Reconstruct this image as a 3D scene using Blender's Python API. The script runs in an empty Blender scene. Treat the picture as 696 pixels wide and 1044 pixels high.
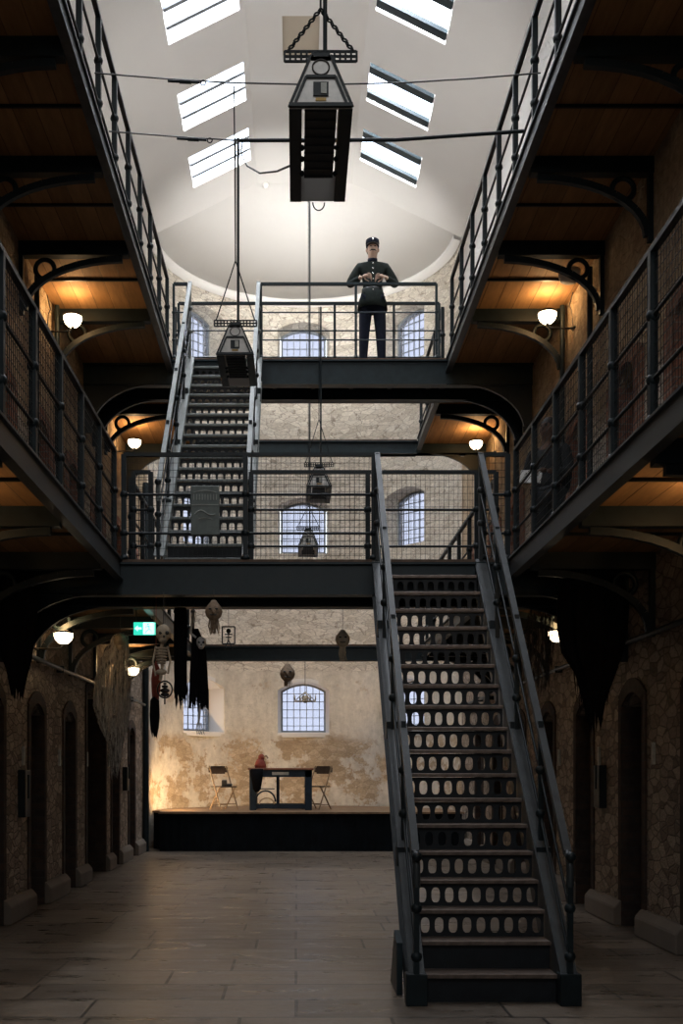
import bpy, bmesh, math, random
from mathutils import Vector, Matrix
PI = math.pi
random.seed(7)
sc = bpy.context.scene
C = sc.collection

# ------------------------------------------------------------------ camera
cam = bpy.data.cameras.new('camera')
camo = bpy.data.objects.new('camera', cam); C.objects.link(camo)
camo.location = (0, 0, 1.55); camo.rotation_euler = (PI/2, 0, 0)
cam.sensor_fit = 'AUTO'; cam.sensor_width = 36; cam.lens = 1100/1044*36
cam.shift_x = 46/1044; cam.shift_y = 263/1044
cam.clip_end = 200
sc.camera = camo
# ------------------------------------------------------------------ world / exposure
w = bpy.data.worlds.new('world'); sc.world = w; w.use_nodes = True
bg = w.node_tree.nodes['Background']
bg.inputs[0].default_value = (0.80, 0.89, 1.0, 1); bg.inputs[1].default_value = 5.0
sc.view_settings.view_transform = 'Standard'; sc.view_settings.look = 'None'
sc.view_settings.gamma = 1; sc.view_settings.use_curve_mapping = False
sc.view_settings.exposure = 0.0
sc.cycles.use_denoising = True
sc.cycles.max_bounces = 6; sc.cycles.diffuse_bounces = 4; sc.cycles.transparent_max_bounces = 12
sc.cycles.sample_clamp_indirect = 6; sc.cycles.caustics_reflective = False; sc.cycles.caustics_refractive = False

def area(name, loc, target, sx, sy, energy, col):
    l = bpy.data.lights.new(name, 'AREA'); l.shape = 'RECTANGLE'; l.size = sx; l.size_y = sy
    l.energy = energy; l.color = col
    o = bpy.data.objects.new(name, l); C.objects.link(o); o.location = loc
    d = Vector(target)-Vector(loc)
    o.rotation_euler = d.to_track_quat('-Z', 'Y').to_euler()
    return o
XC0 = .16
# added fill lights, unseen behind the upper galleries, to brighten the vault
for yy, aim, en in ((5.0, 1.2, 16), (9.0, 1.6, 15), (13.0, 3.0, 24), (15.8, 6.5, 48)):
    area('added_vault_fill', (-2.80, yy, 9.6), (0.9, yy+aim, 13.1), 3.2, .16, en, (1, .975, .94))
    area('added_vault_fill', (3.10, yy, 9.6), (-0.6, yy+aim, 13.1), 3.2, .16, en, (1, .975, .94))
for xx in (-2.70, 3.08):
    u = area('added_vault_fill', (xx, 17.6, 9.3), (XC0, 22.9, 12.3), 1.0, .3, 62, (1, .975, .94)); u.data.spread = 1.1
# daylight falling through each roof light
for yy in (8.1, 10.0, 11.95, 13.9, 15.8, 18.0, 19.8):
    for xx in (-1.40, 1.72):
        area('roof_daylight', (xx, yy, 13.55), (xx, yy+.6, 0), 1.0, 1.0, 120 if yy < 15 else 265, (.95, .97, 1))
# added fill lights behind the viewer
area('added_rear_fill_high', (0.16, -2.6, 8.6), (0.16, 16, 6.6), 4.6, 4.6, 210, (.95, .97, 1))
area('added_rear_fill_low', (0.16, -2.6, 2.4), (0.16, 8, .6), 3.2, 2.6, 20, (.92, .96, 1))

G1, G2 = 3.61, 7.22
XL, XR = -2.93, 3.25          # side walls
EL, ER = -1.71, 2.07          # gallery edges
XC = (XL+XR)/2; RC = (XR-XL)/2
YC = 21.2                     # centre of the round end
WT = 12.05                    # top of the side walls
YB = -3.0

# ------------------------------------------------------------------ materials
def new_mat(name):
    m = bpy.data.materials.new(name); m.use_nodes = True
    nt = m.node_tree; b = nt.nodes['Principled BSDF']
    return m, nt, b
def node(nt, t, **kw):
    n = nt.nodes.new(t)
    for k, v in kw.items(): setattr(n, k, v)
    return n
def ramp(nt, src, stops, interp='LINEAR'):
    r = node(nt, 'ShaderNodeValToRGB'); r.color_ramp.interpolation = interp
    e = r.color_ramp.elements
    while len(e) < len(stops): e.new(.5)
    for i, (p, c) in enumerate(stops):
        e[i].position = p; e[i].color = (c[0], c[1], c[2], 1) if not isinstance(c, (int, float)) else (c, c, c, 1)
    nt.links.new(src, r.inputs[0]); return r.outputs[0]
def coord(nt, scale=(1,1,1), loc=(0,0,0), rot=(0,0,0)):
    g = node(nt, 'ShaderNodeNewGeometry'); m = node(nt, 'ShaderNodeMapping')
    m.inputs['Scale'].default_value = scale; m.inputs['Location'].default_value = loc; m.inputs['Rotation'].default_value = rot
    nt.links.new(g.outputs['Position'], m.inputs[0]); return m.outputs[0]
def ocoord(nt, scale=(1,1,1)):
    g = node(nt, 'ShaderNodeTexCoord'); m = node(nt, 'ShaderNodeMapping'); m.inputs['Scale'].default_value = scale
    nt.links.new(g.outputs['Object'], m.inputs[0]); return m.outputs[0]
def noise(nt, vec, scale, detail=4, rough=.6, dist=0):
    n = node(nt, 'ShaderNodeTexNoise'); n.inputs['Scale'].default_value = scale
    n.inputs['Detail'].default_value = detail; n.inputs['Roughness'].default_value = rough; n.inputs['Distortion'].default_value = dist
    nt.links.new(vec, n.inputs['Vector']); return n.outputs['Fac']
def mix(nt, fac, a, b, mode='MIX'):
    n = node(nt, 'ShaderNodeMix', data_type='RGBA', blend_type=mode)
    for s, v in ((0, fac), (6, a), (7, b)):
        if isinstance(v, (int, float)): n.inputs[s].default_value = v if s == 0 else (v, v, v, 1)
        elif isinstance(v, tuple): n.inputs[s].default_value = (v[0], v[1], v[2], 1)
        else: nt.links.new(v, n.inputs[s])
    return n.outputs[2]
def math_(nt, op, a, b=None, clamp=False):
    n = node(nt, 'ShaderNodeMath', operation=op); n.use_clamp = clamp
    for i, v in enumerate((a, b)):
        if v is None: continue
        if isinstance(v, (int, float)): n.inputs[i].default_value = v
        else: nt.links.new(v, n.inputs[i])
    return n.outputs[0]
def bump(nt, b, h, strength=.4, dist=.02):
    n = node(nt, 'ShaderNodeBump'); n.inputs['Strength'].default_value = strength; n.inputs['Distance'].default_value = dist
    nt.links.new(h, n.inputs['Height']); nt.links.new(n.outputs[0], b.inputs['Normal'])
def setc(nt, b, c):
    if isinstance(c, tuple): b.inputs['Base Color'].default_value = (c[0], c[1], c[2], 1)
    else: nt.links.new(c, b.inputs['Base Color'])

def paint(name, c, rough=.45, var=.35, metal=0.0, scale=9, spec=.3):
    m, nt, b = new_mat(name)
    v = ocoord(nt); n = noise(nt, v, scale, 5, .65)
    lo = tuple(x*(1-var) for x in c); hi = tuple(min(1, x*(1+var)) for x in c)
    setc(nt, b, ramp(nt, n, [(.3, lo), (.7, hi)]))
    b.inputs['Metallic'].default_value = metal
    b.inputs['Specular IOR Level'].default_value = spec
    r = math_(nt, 'MULTIPLY_ADD', n, .25); nt.nodes[-1].inputs[2].default_value = rough-.12
    nt.links.new(r, b.inputs['Roughness'])
    bump(nt, b, noise(nt, v, scale*6, 3), .12, .004)
    return m
def flat(name, c, rough=.6, metal=0, emis=None, es=1):
    m, nt, b = new_mat(name); setc(nt, b, c); b.inputs['Roughness'].default_value = rough; b.inputs['Metallic'].default_value = metal
    if emis: b.inputs['Emission Color'].default_value = (*emis, 1); b.inputs['Emission Strength'].default_value = es
    return m
def masonry(nt, vec, scale, cols, mortar, mw=.05):
    """rubble: random cell colour + joints; returns colour, height"""
    d = mix(nt, .12, vec, noise_col(nt, vec, 3.0), 'ADD')
    v1 = node(nt, 'ShaderNodeTexVoronoi', feature='F1'); v1.inputs['Scale'].default_value = scale; nt.links.new(d, v1.inputs['Vector'])
    v2 = node(nt, 'ShaderNodeTexVoronoi', feature='DISTANCE_TO_EDGE'); v2.inputs['Scale'].default_value = scale; nt.links.new(d, v2.inputs['Vector'])
    sep = node(nt, 'ShaderNodeSeparateColor'); nt.links.new(v1.outputs['Color'], sep.inputs[0])
    c = ramp(nt, sep.outputs[0], [(i/(len(cols)-1), x) for i, x in enumerate(cols)])
    g = noise(nt, vec, 22, 5, .7)
    c = mix(nt, .6, c, ramp(nt, g, [(.3, .45), (.7, 1.35)]), 'MULTIPLY')
    edge = ramp(nt, v2.outputs['Distance'], [(0, 0.0), (mw, 1.0)])
    c = mix(nt, edge, mortar, c)
    h = math_(nt, 'MULTIPLY_ADD', edge, .7); nt.links.new(g, nt.nodes[-1].inputs[2])
    return c, h
def noise_col(nt, vec, scale):
    n = node(nt, 'ShaderNodeTexNoise'); n.inputs['Scale'].default_value = scale; n.inputs['Detail'].default_value = 3
    nt.links.new(vec, n.inputs['Vector']); return n.outputs['Color']
def zmask(nt, z0, z1, wob=.3, wscale=1.5):
    g = node(nt, 'ShaderNodeNewGeometry'); s = node(nt, 'ShaderNodeSeparateXYZ'); nt.links.new(g.outputs['Position'], s.inputs[0])
    n = noise(nt, coord(nt), wscale, 5, .65)
    o = math_(nt, 'SUBTRACT', n, .5); o = math_(nt, 'MULTIPLY', o, wob*2)
    z = math_(nt, 'ADD', s.outputs[2], o)
    mr = node(nt, 'ShaderNodeMapRange'); mr.inputs[1].default_value = z0; mr.inputs[2].default_value = z1
    nt.links.new(z, mr.inputs[0]); return mr.outputs[0]

def mat_side_wall():
    m, nt, b = new_mat('side_wall_stone')
    v = coord(nt, (1, 1, 1.9))
    cG, hG = masonry(nt, v, 5.6, [(.22,.175,.135), (.40,.32,.25), (.52,.43,.34), (.31,.25,.20)], (.16,.13,.105), .09)
    vw = coord(nt, (1.1, 1.1, 2.6))
    cW, hW = masonry(nt, vw, 4.6, [(.55,.50,.43), (.72,.67,.58), (.48,.43,.36)], (.26,.21,.17), .08)
    n = noise(nt, coord(nt), 2.4, 6, .7)
    n2 = noise(nt, coord(nt), 13, 5, .7)
    cP = ramp(nt, n, [(.3, (.30,.21,.135)), (.5, (.44,.33,.21)), (.7, (.58,.46,.31))])
    cP = mix(nt, .7, cP, ramp(nt, n2, [(.3, .5), (.7, 1.3)]), 'MULTIPLY')
    m1 = zmask(nt, 3.45, 3.65, .05)
    m2 = zmask(nt, 5.25, 5.4, .35)
    m3 = zmask(nt, 9.0, 9.1, .02)
    c = mix(nt, m1, cG, cW); c = mix(nt, m2, c, cP); c = mix(nt, m3, c, (.78, .75, .70))
    setc(nt, b, c); b.inputs['Roughness'].default_value = .9
    bump(nt, b, hG, .8, .035)
    return m
def mat_brick(name, c1, c2, mortar, scale=1.0):
    m, nt, b = new_mat(name)
    g = node(nt, 'ShaderNodeNewGeometry'); s = node(nt, 'ShaderNodeSeparateXYZ'); nt.links.new(g.outputs['Position'], s.inputs[0])
    u = math_(nt, 'ADD', s.outputs[0], s.outputs[1])
    cb = node(nt, 'ShaderNodeCombineXYZ'); nt.links.new(u, cb.inputs[0]); nt.links.new(s.outputs[2], cb.inputs[1])
    br = node(nt, 'ShaderNodeTexBrick'); nt.links.new(cb.outputs[0], br.inputs['Vector'])
    br.inputs['Scale'].default_value = 1; br.inputs['Brick Width'].default_value = .22; br.inputs['Row Height'].default_value = .078
    br.inputs['Mortar Size'].default_value = .007
    br.inputs['Color1'].default_value = (*c1, 1); br.inputs['Color2'].default_value = (*c2, 1); br.inputs['Mortar'].default_value = (*mortar, 1)
    n = noise(nt, coord(nt), 9, 5, .7)
    setc(nt, b, mix(nt, .7, br.outputs[0], ramp(nt, n, [(.3, .4), (.7, 1.35)]), 'MULTIPLY'))
    b.inputs['Roughness'].default_value = .9
    bump(nt, b, math_(nt, 'SUBTRACT', n, br.outputs['Fac']), .5, .015)
    return m
def mat_apse():
    m, nt, b = new_mat('round_end_wall')
    vw = coord(nt, (.85, .85, 2.4))
    cW, hW = masonry(nt, vw, 4.4, [(.66,.60,.51), (.80,.74,.64), (.58,.52,.43), (.76,.71,.62)], (.34,.29,.23), .04)
    n = noise(nt, coord(nt, (1,1,1)), 1.3, 7, .7)
    n2 = noise(nt, coord(nt, (1,1,1)), 6.5, 6, .75)
    n3 = noise(nt, coord(nt, (1,1,.35), (5,2,0)), 1.1, 6, .7)
    # dark pock marks in the whitewashed rubble
    pock = ramp(nt, n2, [(.57, 0.0), (.64, 1.0)])
    cW = mix(nt, math_(nt, 'MULTIPLY', pock, .7), cW, (.22,.17,.13))
    # plaster with stains
    cP = ramp(nt, n3, [(.3, (.34,.29,.23)), (.42, (.62,.57,.48)), (.60, (.78,.73,.64)), (.72, (.52,.47,.39)), (.85, (.36,.32,.26))])
    cP = mix(nt, .5, cP, ramp(nt, n2, [(.3, .6), (.7, 1.25)]), 'MULTIPLY')
    # exposed stone patches in the low part
    cL, hL = masonry(nt, coord(nt, (1,1,2.2)), 4.4, [(.42,.31,.20), (.54,.42,.28), (.64,.52,.37)], (.38,.29,.20), .05)
    patch = ramp(nt, n, [(.49, 0.0), (.53, 1.0)])
    low = zmask(nt, 2.35, 2.15, .35)
    pl = mix(nt, math_(nt, 'MAXIMUM', math_(nt, 'MULTIPLY', patch, low), math_(nt, 'MULTIPLY', ramp(nt, n, [(.62, 0.0), (.65, 1.0)]), .6)), cP, cL)
    c = mix(nt, zmask(nt, 3.7, 3.8, .1), pl, cW)
    setc(nt, b, c); b.inputs['Roughness'].default_value = .92
    bump(nt, b, math_(nt, 'ADD', hW, n2), .6, .025)
    return m
def mat_floor():
    m, nt, b = new_mat('flagstone_floor')
    v = coord(nt)
    br = node(nt, 'ShaderNodeTexBrick'); nt.links.new(v, br.inputs['Vector'])
    br.offset = .37; br.offset_frequency = 2; br.squash = .7; br.squash_frequency = 3
    br.inputs['Scale'].default_value = 1; br.inputs['Brick Width'].default_value = 1.35; br.inputs['Row Height'].default_value = .52
    br.inputs['Mortar Size'].default_value = .013; br.inputs['Mortar Smooth'].default_value = .3; br.inputs['Bias'].default_value = 0
    br.inputs['Color1'].default_value = (.185,.147,.112,1); br.inputs['Color2'].default_value = (.105,.084,.065,1); br.inputs['Mortar'].default_value = (.035,.03,.025,1)
    n = noise(nt, coord(nt, (.6, 2.2, 1)), 2.6, 7, .7); n2 = noise(nt, v, 16, 5, .7)
    c = mix(nt, .75, br.outputs[0], ramp(nt, n, [(.3, .45), (.7, 1.5)]), 'MULTIPLY')
    c = mix(nt, .6, c, ramp(nt, n2, [(.3, .6), (.7, 1.2)]), 'MULTIPLY')
    setc(nt, b, c)
    nt.links.new(ramp(nt, n, [(.3, .20), (.7, .50)]), b.inputs['Roughness'])
    b.inputs['Specular IOR Level'].default_value = .45
    bump(nt, b, math_(nt, 'SUBTRACT', math_(nt, 'MULTIPLY', n2, .5), br.outputs['Fac']), .35, .012)
    return m
def mat_boards(name, c1, c2, wd=.20):
    m, nt, b = new_mat(name)
    g = node(nt, 'ShaderNodeNewGeometry'); s = node(nt, 'ShaderNodeSeparateXYZ'); nt.links.new(g.outputs['Position'], s.inputs[0])
    u = math_(nt, 'DIVIDE', s.outputs[0], wd)
    idx = math_(nt, 'FLOOR', u); fr = math_(nt, 'FRACT', u)
    wn = node(nt, 'ShaderNodeTexWhiteNoise', noise_dimensions='1D'); nt.links.new(idx, wn.inputs['W'])
    c = ramp(nt, wn.outputs[0], [(0, c1), (1, c2)])
    n = noise(nt, coord(nt, (6, .8, 1)), 3, 5, .65)
    c = mix(nt, .6, c, ramp(nt, n, [(.3, .55), (.7, 1.3)]), 'MULTIPLY')
    line = ramp(nt, fr, [(0, 0.0), (.045, 1.0)])
    c = mix(nt, line, (.03, .018, .01), c)
    setc(nt, b, c); b.inputs['Roughness'].default_value = .75
    bump(nt, b, line, .5, .01)
    return m
def mat_plaster(name, c, amt=.10):
    m, nt, b = new_mat(name)
    n = noise(nt, coord(nt), .7, 5, .6)
    setc(nt, b, ramp(nt, n, [(.3, tuple(x*(1-amt) for x in c)), (.7, c)])); b.inputs['Roughness'].default_value = .9
    bump(nt, b, noise(nt, coord(nt), 20, 3), .08, .005)
    return m
def mat_glass(name, tint=(.93, .95, 1), op=.12):
    m, nt, b = new_mat(name); nt.nodes.remove(b)
    t = node(nt, 'ShaderNodeBsdfTransparent'); t.inputs[0].default_value = (*tint, 1)
    gl = node(nt, 'ShaderNodeBsdfGlossy'); gl.inputs['Roughness'].default_value = .12
    mx = node(nt, 'ShaderNodeMixShader'); mx.inputs[0].default_value = op
    nt.links.new(t.outputs[0], mx.inputs[1]); nt.links.new(gl.outputs[0], mx.inputs[2])
    nt.links.new(mx.outputs[0], nt.nodes['Material Output'].inputs[0]); return m
def mat_gauze(name, c, open_=.35):
    m, nt, b = new_mat(name); setc(nt, b, c); b.inputs['Roughness'].default_value = .95
    n = noise(nt, ocoord(nt, (50, 50, 4)), 1.0, 4, .7)
    a = ramp(nt, n, [(open_, 0.0), (open_+.12, 1.0)])
    nt.links.new(a, b.inputs['Alpha']); return m

M = {}
M['wall'] = mat_side_wall(); M['apse'] = mat_apse(); M['floor'] = mat_floor()
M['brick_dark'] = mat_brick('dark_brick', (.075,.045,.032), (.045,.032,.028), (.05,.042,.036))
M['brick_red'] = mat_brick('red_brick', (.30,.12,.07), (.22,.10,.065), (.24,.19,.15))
M['ceil'] = mat_plaster('white_vault_plaster', (.77,.755,.73), .05)
M['white'] = mat_plaster('white_trim_plaster', (.82,.80,.77), .08)
M['cream'] = mat_plaster('cream_hatch', (.52,.46,.37), .1)
M['plinth'] = mat_plaster('stone_plinth', (.22,.185,.15), .45)
M['iron'] = paint('black_painted_iron', (.006,.0125,.0155), .45)
M['slate'] = paint('blue_grey_painted_iron', (.013,.025,.030), .42, .25)
M['girder'] = paint('gallery_edge_iron', (.045,.052,.056), .42, .4)
M['grey'] = paint('grey_painted_steel', (.17,.19,.18), .45, .25)
M['tread'] = paint('worn_steel_tread', (.15,.115,.095), .4, .4, .4, 14)
M['riser'] = paint('perforated_black_steel', (.010,.013,.016), .5)
M['boards'] = mat_boards('timber_underside', (.26,.135,.048), (.36,.195,.078))
M['deck_edge'] = paint('worn_timber_edge', (.12,.075,.05), .6, .5)
M['glass'] = mat_glass('roof_glass'); M['tinted_glass'] = mat_glass('tinted_window_glass', (.44, .44, .475), .10)  # window panes tinted to dim the bright sky behind them
M['cable'] = paint('steel_cable', (.06,.06,.06), .4, .2, .6)
M['lamp_glass'] = flat('lit_opal_glass', (.9,.85,.75), .3, 0, (1, .80, .52), 7)
M['lamp_metal'] = paint('lamp_metal', (.05,.045,.04), .4)
M['hood'] = paint('galvanised_hood', (.78,.76,.72), .5, .22, .1, 7)
M['steel'] = flat('bright_steel', (.7,.69,.67), .4, .1)
M['louvre'] = paint('dark_louvre', (.03,.032,.035), .5)
M['skin'] = paint('wax_skin', (.62,.42,.32), .5, .08)
M['skin_dark'] = paint('brown_skin', (.13,.07,.045), .5, .1)
M['tunic'] = paint('dark_green_wool', (.018,.024,.021), .85, .3, 0, 20, .2)
M['navy'] = paint('navy_wool', (.014,.018,.032), .85, .3, 0, 20, .2)
M['jacket'] = paint('dark_jacket', (.016,.019,.022), .8, .3, 0, 20, .3)
M['hair'] = flat('dark_hair', (.012,.009,.007), .6)
M['silver'] = flat('silver_button', (.8,.8,.78), .25, .9)
M['paper'] = flat('white_paper', (.85,.84,.80), .8)
M['shoe'] = flat('black_leather', (.01,.01,.01), .35)
M['shroud'] = paint('black_cloth', (.006,.006,.007), .95, .4, 0, 12, .1)
M['gauze'] = mat_gauze('grey_white_gauze', (.40,.375,.34), .44)
M['gauze_dark'] = mat_gauze('dark_gauze', (.06,.05,.04), .46)
M['bone'] = paint('aged_bone', (.40,.33,.24), .6, .35)
M['sack'] = paint('brown_sacking', (.24,.175,.12), .85, .45, 0, 26)
M['pale'] = paint('pale_mask', (.72,.70,.66), .6, .2)
M['red'] = paint('dark_red_cloth', (.26,.06,.04), .75, .3)
M['table'] = paint('dark_blue_table_paint', (.020,.035,.055), .45, .3)
M['table_top'] = paint('reddish_table_top', (.28,.12,.07), .5, .3)
M['tag'] = paint('pale_tag', (.45,.46,.42), .5, .3)
M['chair_wood'] = paint('tan_tube', (.20,.14,.085), .45, .3)
M['chair_seat'] = paint('dark_chair_panel', (.05,.035,.025), .45, .3)
M['stage_cloth'] = paint('black_stage_drape', (.005,.007,.009), .9, .4, 0, 5, .1)
M['stage_top'] = paint('stage_boards', (.22,.14,.08), .6, .4)
M['door'] = paint('dark_cell_door', (.012,.014,.016), .5)
M['sign_green'] = flat('exit_green', (.02,.35,.25), .5, 0, (.03,.62,.45), 1.3)
M['sign_white'] = flat('exit_white', (.8,.9,.88), .5, 0, (.55,1,.9), 1.6)
M['plaque'] = paint('grey_plaque', (.16,.19,.18), .5, .25)
M['plaque_relief'] = paint('plaque_relief', (.34,.36,.33), .5, .25)
M['frame_grey'] = paint('lead_grey_frame', (.22,.24,.26), .5, .2)
M['yellow'] = flat('yellow_label', (.55,.36,.12), .6)

# ------------------------------------------------------------------ mesh builder
def root_of(o):
    while o.parent: o = o.parent
    return o
class MB:
    def __init__(s): s.v = []; s.f = []; s.s = []
    def add(s, vs, fs, smooth=False, mat=None):
        n = len(s.v)
        s.v += [Vector(p) if mat is None else mat @ Vector(p) for p in vs]
        s.f += [tuple(i+n for i in f) for f in fs]; s.s += [smooth]*len(fs); return s
    def box(s, x0, y0, z0, x1, y1, z1, mat=None):
        if x0 > x1: x0, x1 = x1, x0
        if y0 > y1: y0, y1 = y1, y0
        if z0 > z1: z0, z1 = z1, z0
        return s.add([(x0,y0,z0),(x1,y0,z0),(x1,y1,z0),(x0,y1,z0),(x0,y0,z1),(x1,y0,z1),(x1,y1,z1),(x0,y1,z1)],
                     [(0,3,2,1),(4,5,6,7),(0,1,5,4),(1,2,6,5),(2,3,7,6),(3,0,4,7)], False, mat)
    def bar(s, p, q, w, h, up=(0,0,1)):
        p, q = Vector(p), Vector(q); d = (q-p).normalized(); up = Vector(up)
        if abs(d.dot(up)) > .99: up = Vector((0,1,0))
        a = d.cross(up).normalized(); b = a.cross(d).normalized()
        a, b = a*w/2, b*h/2
        vs = [c+i*a+j*b for c in (p, q) for i, j in ((-1,-1),(1,-1),(1,1),(-1,1))]
        return s.add(vs, [(0,1,2,3),(7,6,5,4),(0,4,5,1),(1,5,6,2),(2,6,7,3),(3,7,4,0)])
    def tube(s, pts, r, n=8, closed=False, caps=True):
        pts = [Vector(p) for p in pts]; m = len(pts); vs = []; ref = None
        rr = r if isinstance(r, (list, tuple)) else [r]*m
        for i in range(m):
            if closed: d = pts[(i+1) % m]-pts[i-1]
            else: d = pts[min(i+1, m-1)]-pts[max(i-1, 0)]
            d.normalize()
            if ref is None:
                ref = Vector((0,0,1)) if abs(d.z) < .9 else Vector((0,1,0))
            a = d.cross(ref)
            if a.length < 1e-4: a = d.cross(Vector((1,0,0)))
            a.normalize(); b = d.cross(a).normalized(); ref = b.cross(d) if False else (a.cross(d)).normalized()
            for k in range(n):
                t = 2*PI*k/n; vs.append(pts[i]+rr[i]*(math.cos(t)*a+math.sin(t)*b))
        fs = []
        for i in range(m if closed else m-1):
            j = (i+1) % m
            for k in range(n): fs.append((i*n+k, j*n+k, j*n+(k+1) % n, i*n+(k+1) % n))
        s.add(vs, fs, n > 5)
        if caps and not closed:
            s.add(vs[:n], [tuple(range(n))]); s.add(vs[-n:], [tuple(range(n))[::-1]])
        return s
    def ball(s, c, r, sx=1, sy=1, sz=1, nu=12, nv=8, z0=-1, z1=1):
        prof = []
        for j in range(nv+1):
            t = math.asin(max(-1, min(1, z0))) + (math.asin(min(1, z1))-math.asin(max(-1, z0)))*j/nv
            prof.append((math.cos(t)*r, math.sin(t)*r*sz))
        return s.lathe(prof, c, nu, sx, sy)
    def lathe(s, prof, c, n=16, sx=1, sy=1):
        c = Vector(c); vs = []; fs = []
        for r, z in prof:
            for k in range(n): vs.append(c+Vector((r*sx*math.cos(2*PI*k/n), r*sy*math.sin(2*PI*k/n), z)))
        for i in range(len(prof)-1):
            for k in range(n): fs.append((i*n+k, i*n+(k+1) % n, (i+1)*n+(k+1) % n, (i+1)*n+k))
        fs.append(tuple(range(n))[::-1]); fs.append(tuple((len(prof)-1)*n+k for k in range(n)))
        return s.add(vs, fs, True)
    def prism(s, poly, ax, a0, a1):
        """poly in the two other axes; ax 'x': (y,z)  'y': (x,z)  'z': (x,y)"""
        def P(u, v, a): return {'x': (a, u, v), 'y': (u, a, v), 'z': (u, v, a)}[ax]
        n = len(poly)
        vs = [P(u, v, a0) for u, v in poly]+[P(u, v, a1) for u, v in poly]
        return s.add(vs, [tuple(range(n)), tuple(range(2*n-1, n-1, -1))]+[(i, (i+1) % n, n+(i+1) % n, n+i) for i in range(n)])
    def mesh(s, name):
        me = bpy.data.meshes.new(name); me.from_pydata([tuple(v) for v in s.v], [], s.f)
        me.polygons.foreach_set('use_smooth', s.s)
        bm = bmesh.new(); bm.from_mesh(me); bmesh.ops.recalc_face_normals(bm, faces=bm.faces); bm.to_mesh(me); bm.free()
        me.update(); return me
    def build(s, name, m, parent=None, bevel=0, local=False):
        """coordinates are world (local=False) or those of the thing"""
        if parent is None and not local:
            xs = [v.x for v in s.v]; ys = [v.y for v in s.v]; zs = [v.z for v in s.v]
            L = Vector(((min(xs)+max(xs))/2, (min(ys)+max(ys))/2, min(zs)))
        elif parent is not None and not local: L = root_of(parent).location.copy()
        else: L = Vector((0,0,0))
        s.v = [v-L for v in s.v]
        me = s.mesh(name); me.materials.append(M[m])
        o = bpy.data.objects.new(name, me); C.objects.link(o)
        if parent is None: o.location = L
        else: o.parent = parent
        if bevel:
            b = o.modifiers.new('bevel', 'BEVEL'); b.width = bevel; b.segments = 1; b.limit_method = 'ANGLE'
        return o
def thing(name, label, cat, loc=(0,0,0), group=None, rz=0):
    o = bpy.data.objects.new(name, None); C.objects.link(o); o.empty_display_size = .1
    o.location = loc; o.rotation_euler = (0, 0, rz); o['label'] = label; o['category'] = cat
    if group: o['group'] = group
    return o
def tag(o, label, cat, group=None):
    o['label'] = label; o['category'] = cat
    if group: o['group'] = group
    return o
def struct(name, mb, m, parent=None, bevel=0):
    o = mb.build(name, m, parent, bevel)
    if parent is None: o['kind'] = 'structure'
    return o
def copy_tree(o, parent=None):
    c = o.copy(); C.objects.link(c); c.parent = parent
    for ch in [x for x in bpy.data.objects if x.parent == o]: copy_tree(ch, c)
    return c
def cut(o, cutters):
    """boolean difference of each builder in cutters, applied"""
    tmp = []
    for mb in cutters:
        c = bpy.data.objects.new('cutter', mb.mesh('cutter')); C.objects.link(c); c.location = root_of(o).location; tmp.append(c)
        m = o.modifiers.new('b', 'BOOLEAN'); m.operation = 'DIFFERENCE'; m.object = c; m.solver = 'EXACT'
    bpy.context.view_layer.update(); dg = bpy.context.evaluated_depsgraph_get(); dg.update()
    me = bpy.data.meshes.new_from_object(o.evaluated_get(dg))
    o.modifiers.clear(); o.data = me
    for c in tmp: bpy.data.objects.remove(c)
    return o
def skin(nodes, edges, sub=2):
    """nodes: {name: (x,y,z,r)}; returns (verts, faces) of the skinned body"""
    names = list(nodes); me = bpy.data.meshes.new('t')
    me.from_pydata([nodes[n][:3] for n in names], [(names.index(a), names.index(b)) for a, b in edges], [])
    o = bpy.data.objects.new('t', me); C.objects.link(o)
    o.modifiers.new('s', 'SKIN'); ss = o.modifiers.new('u', 'SUBSURF'); ss.levels = sub
    for i, n in enumerate(names):
        r = nodes[n][3]; r = r if isinstance(r, tuple) else (r, r)
        me.skin_vertices[0].data[i].radius = r
    me.skin_vertices[0].data[0].use_root = True
    dg = bpy.context.evaluated_depsgraph_get(); dg.update()
    em = bpy.data.meshes.new_from_object(o.evaluated_get(dg))
    out = ([v.co.copy() for v in em.vertices], [tuple(p.vertices) for p in em.polygons])
    bpy.data.objects.remove(o); return out
def arch_poly(u0, u1, z0, z1, rise, n=10):
    """rectangle with a segmental head"""
    pts = [(u0, z0), (u1, z0)]
    for i in range(n+1):
        t = i/n; pts.append((u1+(u0-u1)*t, z1-rise+rise*(1-(2*t-1)**2)))
    return pts

# ------------------------------------------------------------------ structure: floor, walls, round end, vault
struct('floor', MB().box(XL-1.5, YB-.5, -.3, XR+1.5, YC+4.2, 0), 'floor')
DO = []   # door openings: (y0, y1, z0, z1, depth)
for k in range(-7, 6):
    y = 10.1+1.75*k
    if y < YB+.4: continue
    DO.append((y, y+.64, -.05, 2.30, .42))
    if y+.25 < 19.8:
        DO.append((y+.25, y+.89, G1-.02, G1+1.95, .42))
        DO.append((y+.25, y+.89, G2-.02, G2+1.95, .42))
def side_wall(name, X, s):
    mb = MB().box(X, YB, 0, X+s*.62, YC, WT+.25)
    o = struct(name, mb, 'wall')
    cs = []
    for (y0, y1, z0, z1, d) in DO:
        if s < 0 and z0 < 0 and abs(y0-15.35) < .05: y0, y1, z1 = 15.06, 16.5, 2.75
        c = MB().prism(arch_poly(y0, y1, z0, z1, .12), 'x', X-s*.2, X+s*d)
        cs.append(MB().add([v-o.location for v in c.v], c.f))
    cut(o, cs)
    return o
side_wall('wall_left', XL, -1); side_wall('wall_right', XR, 1)
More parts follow.
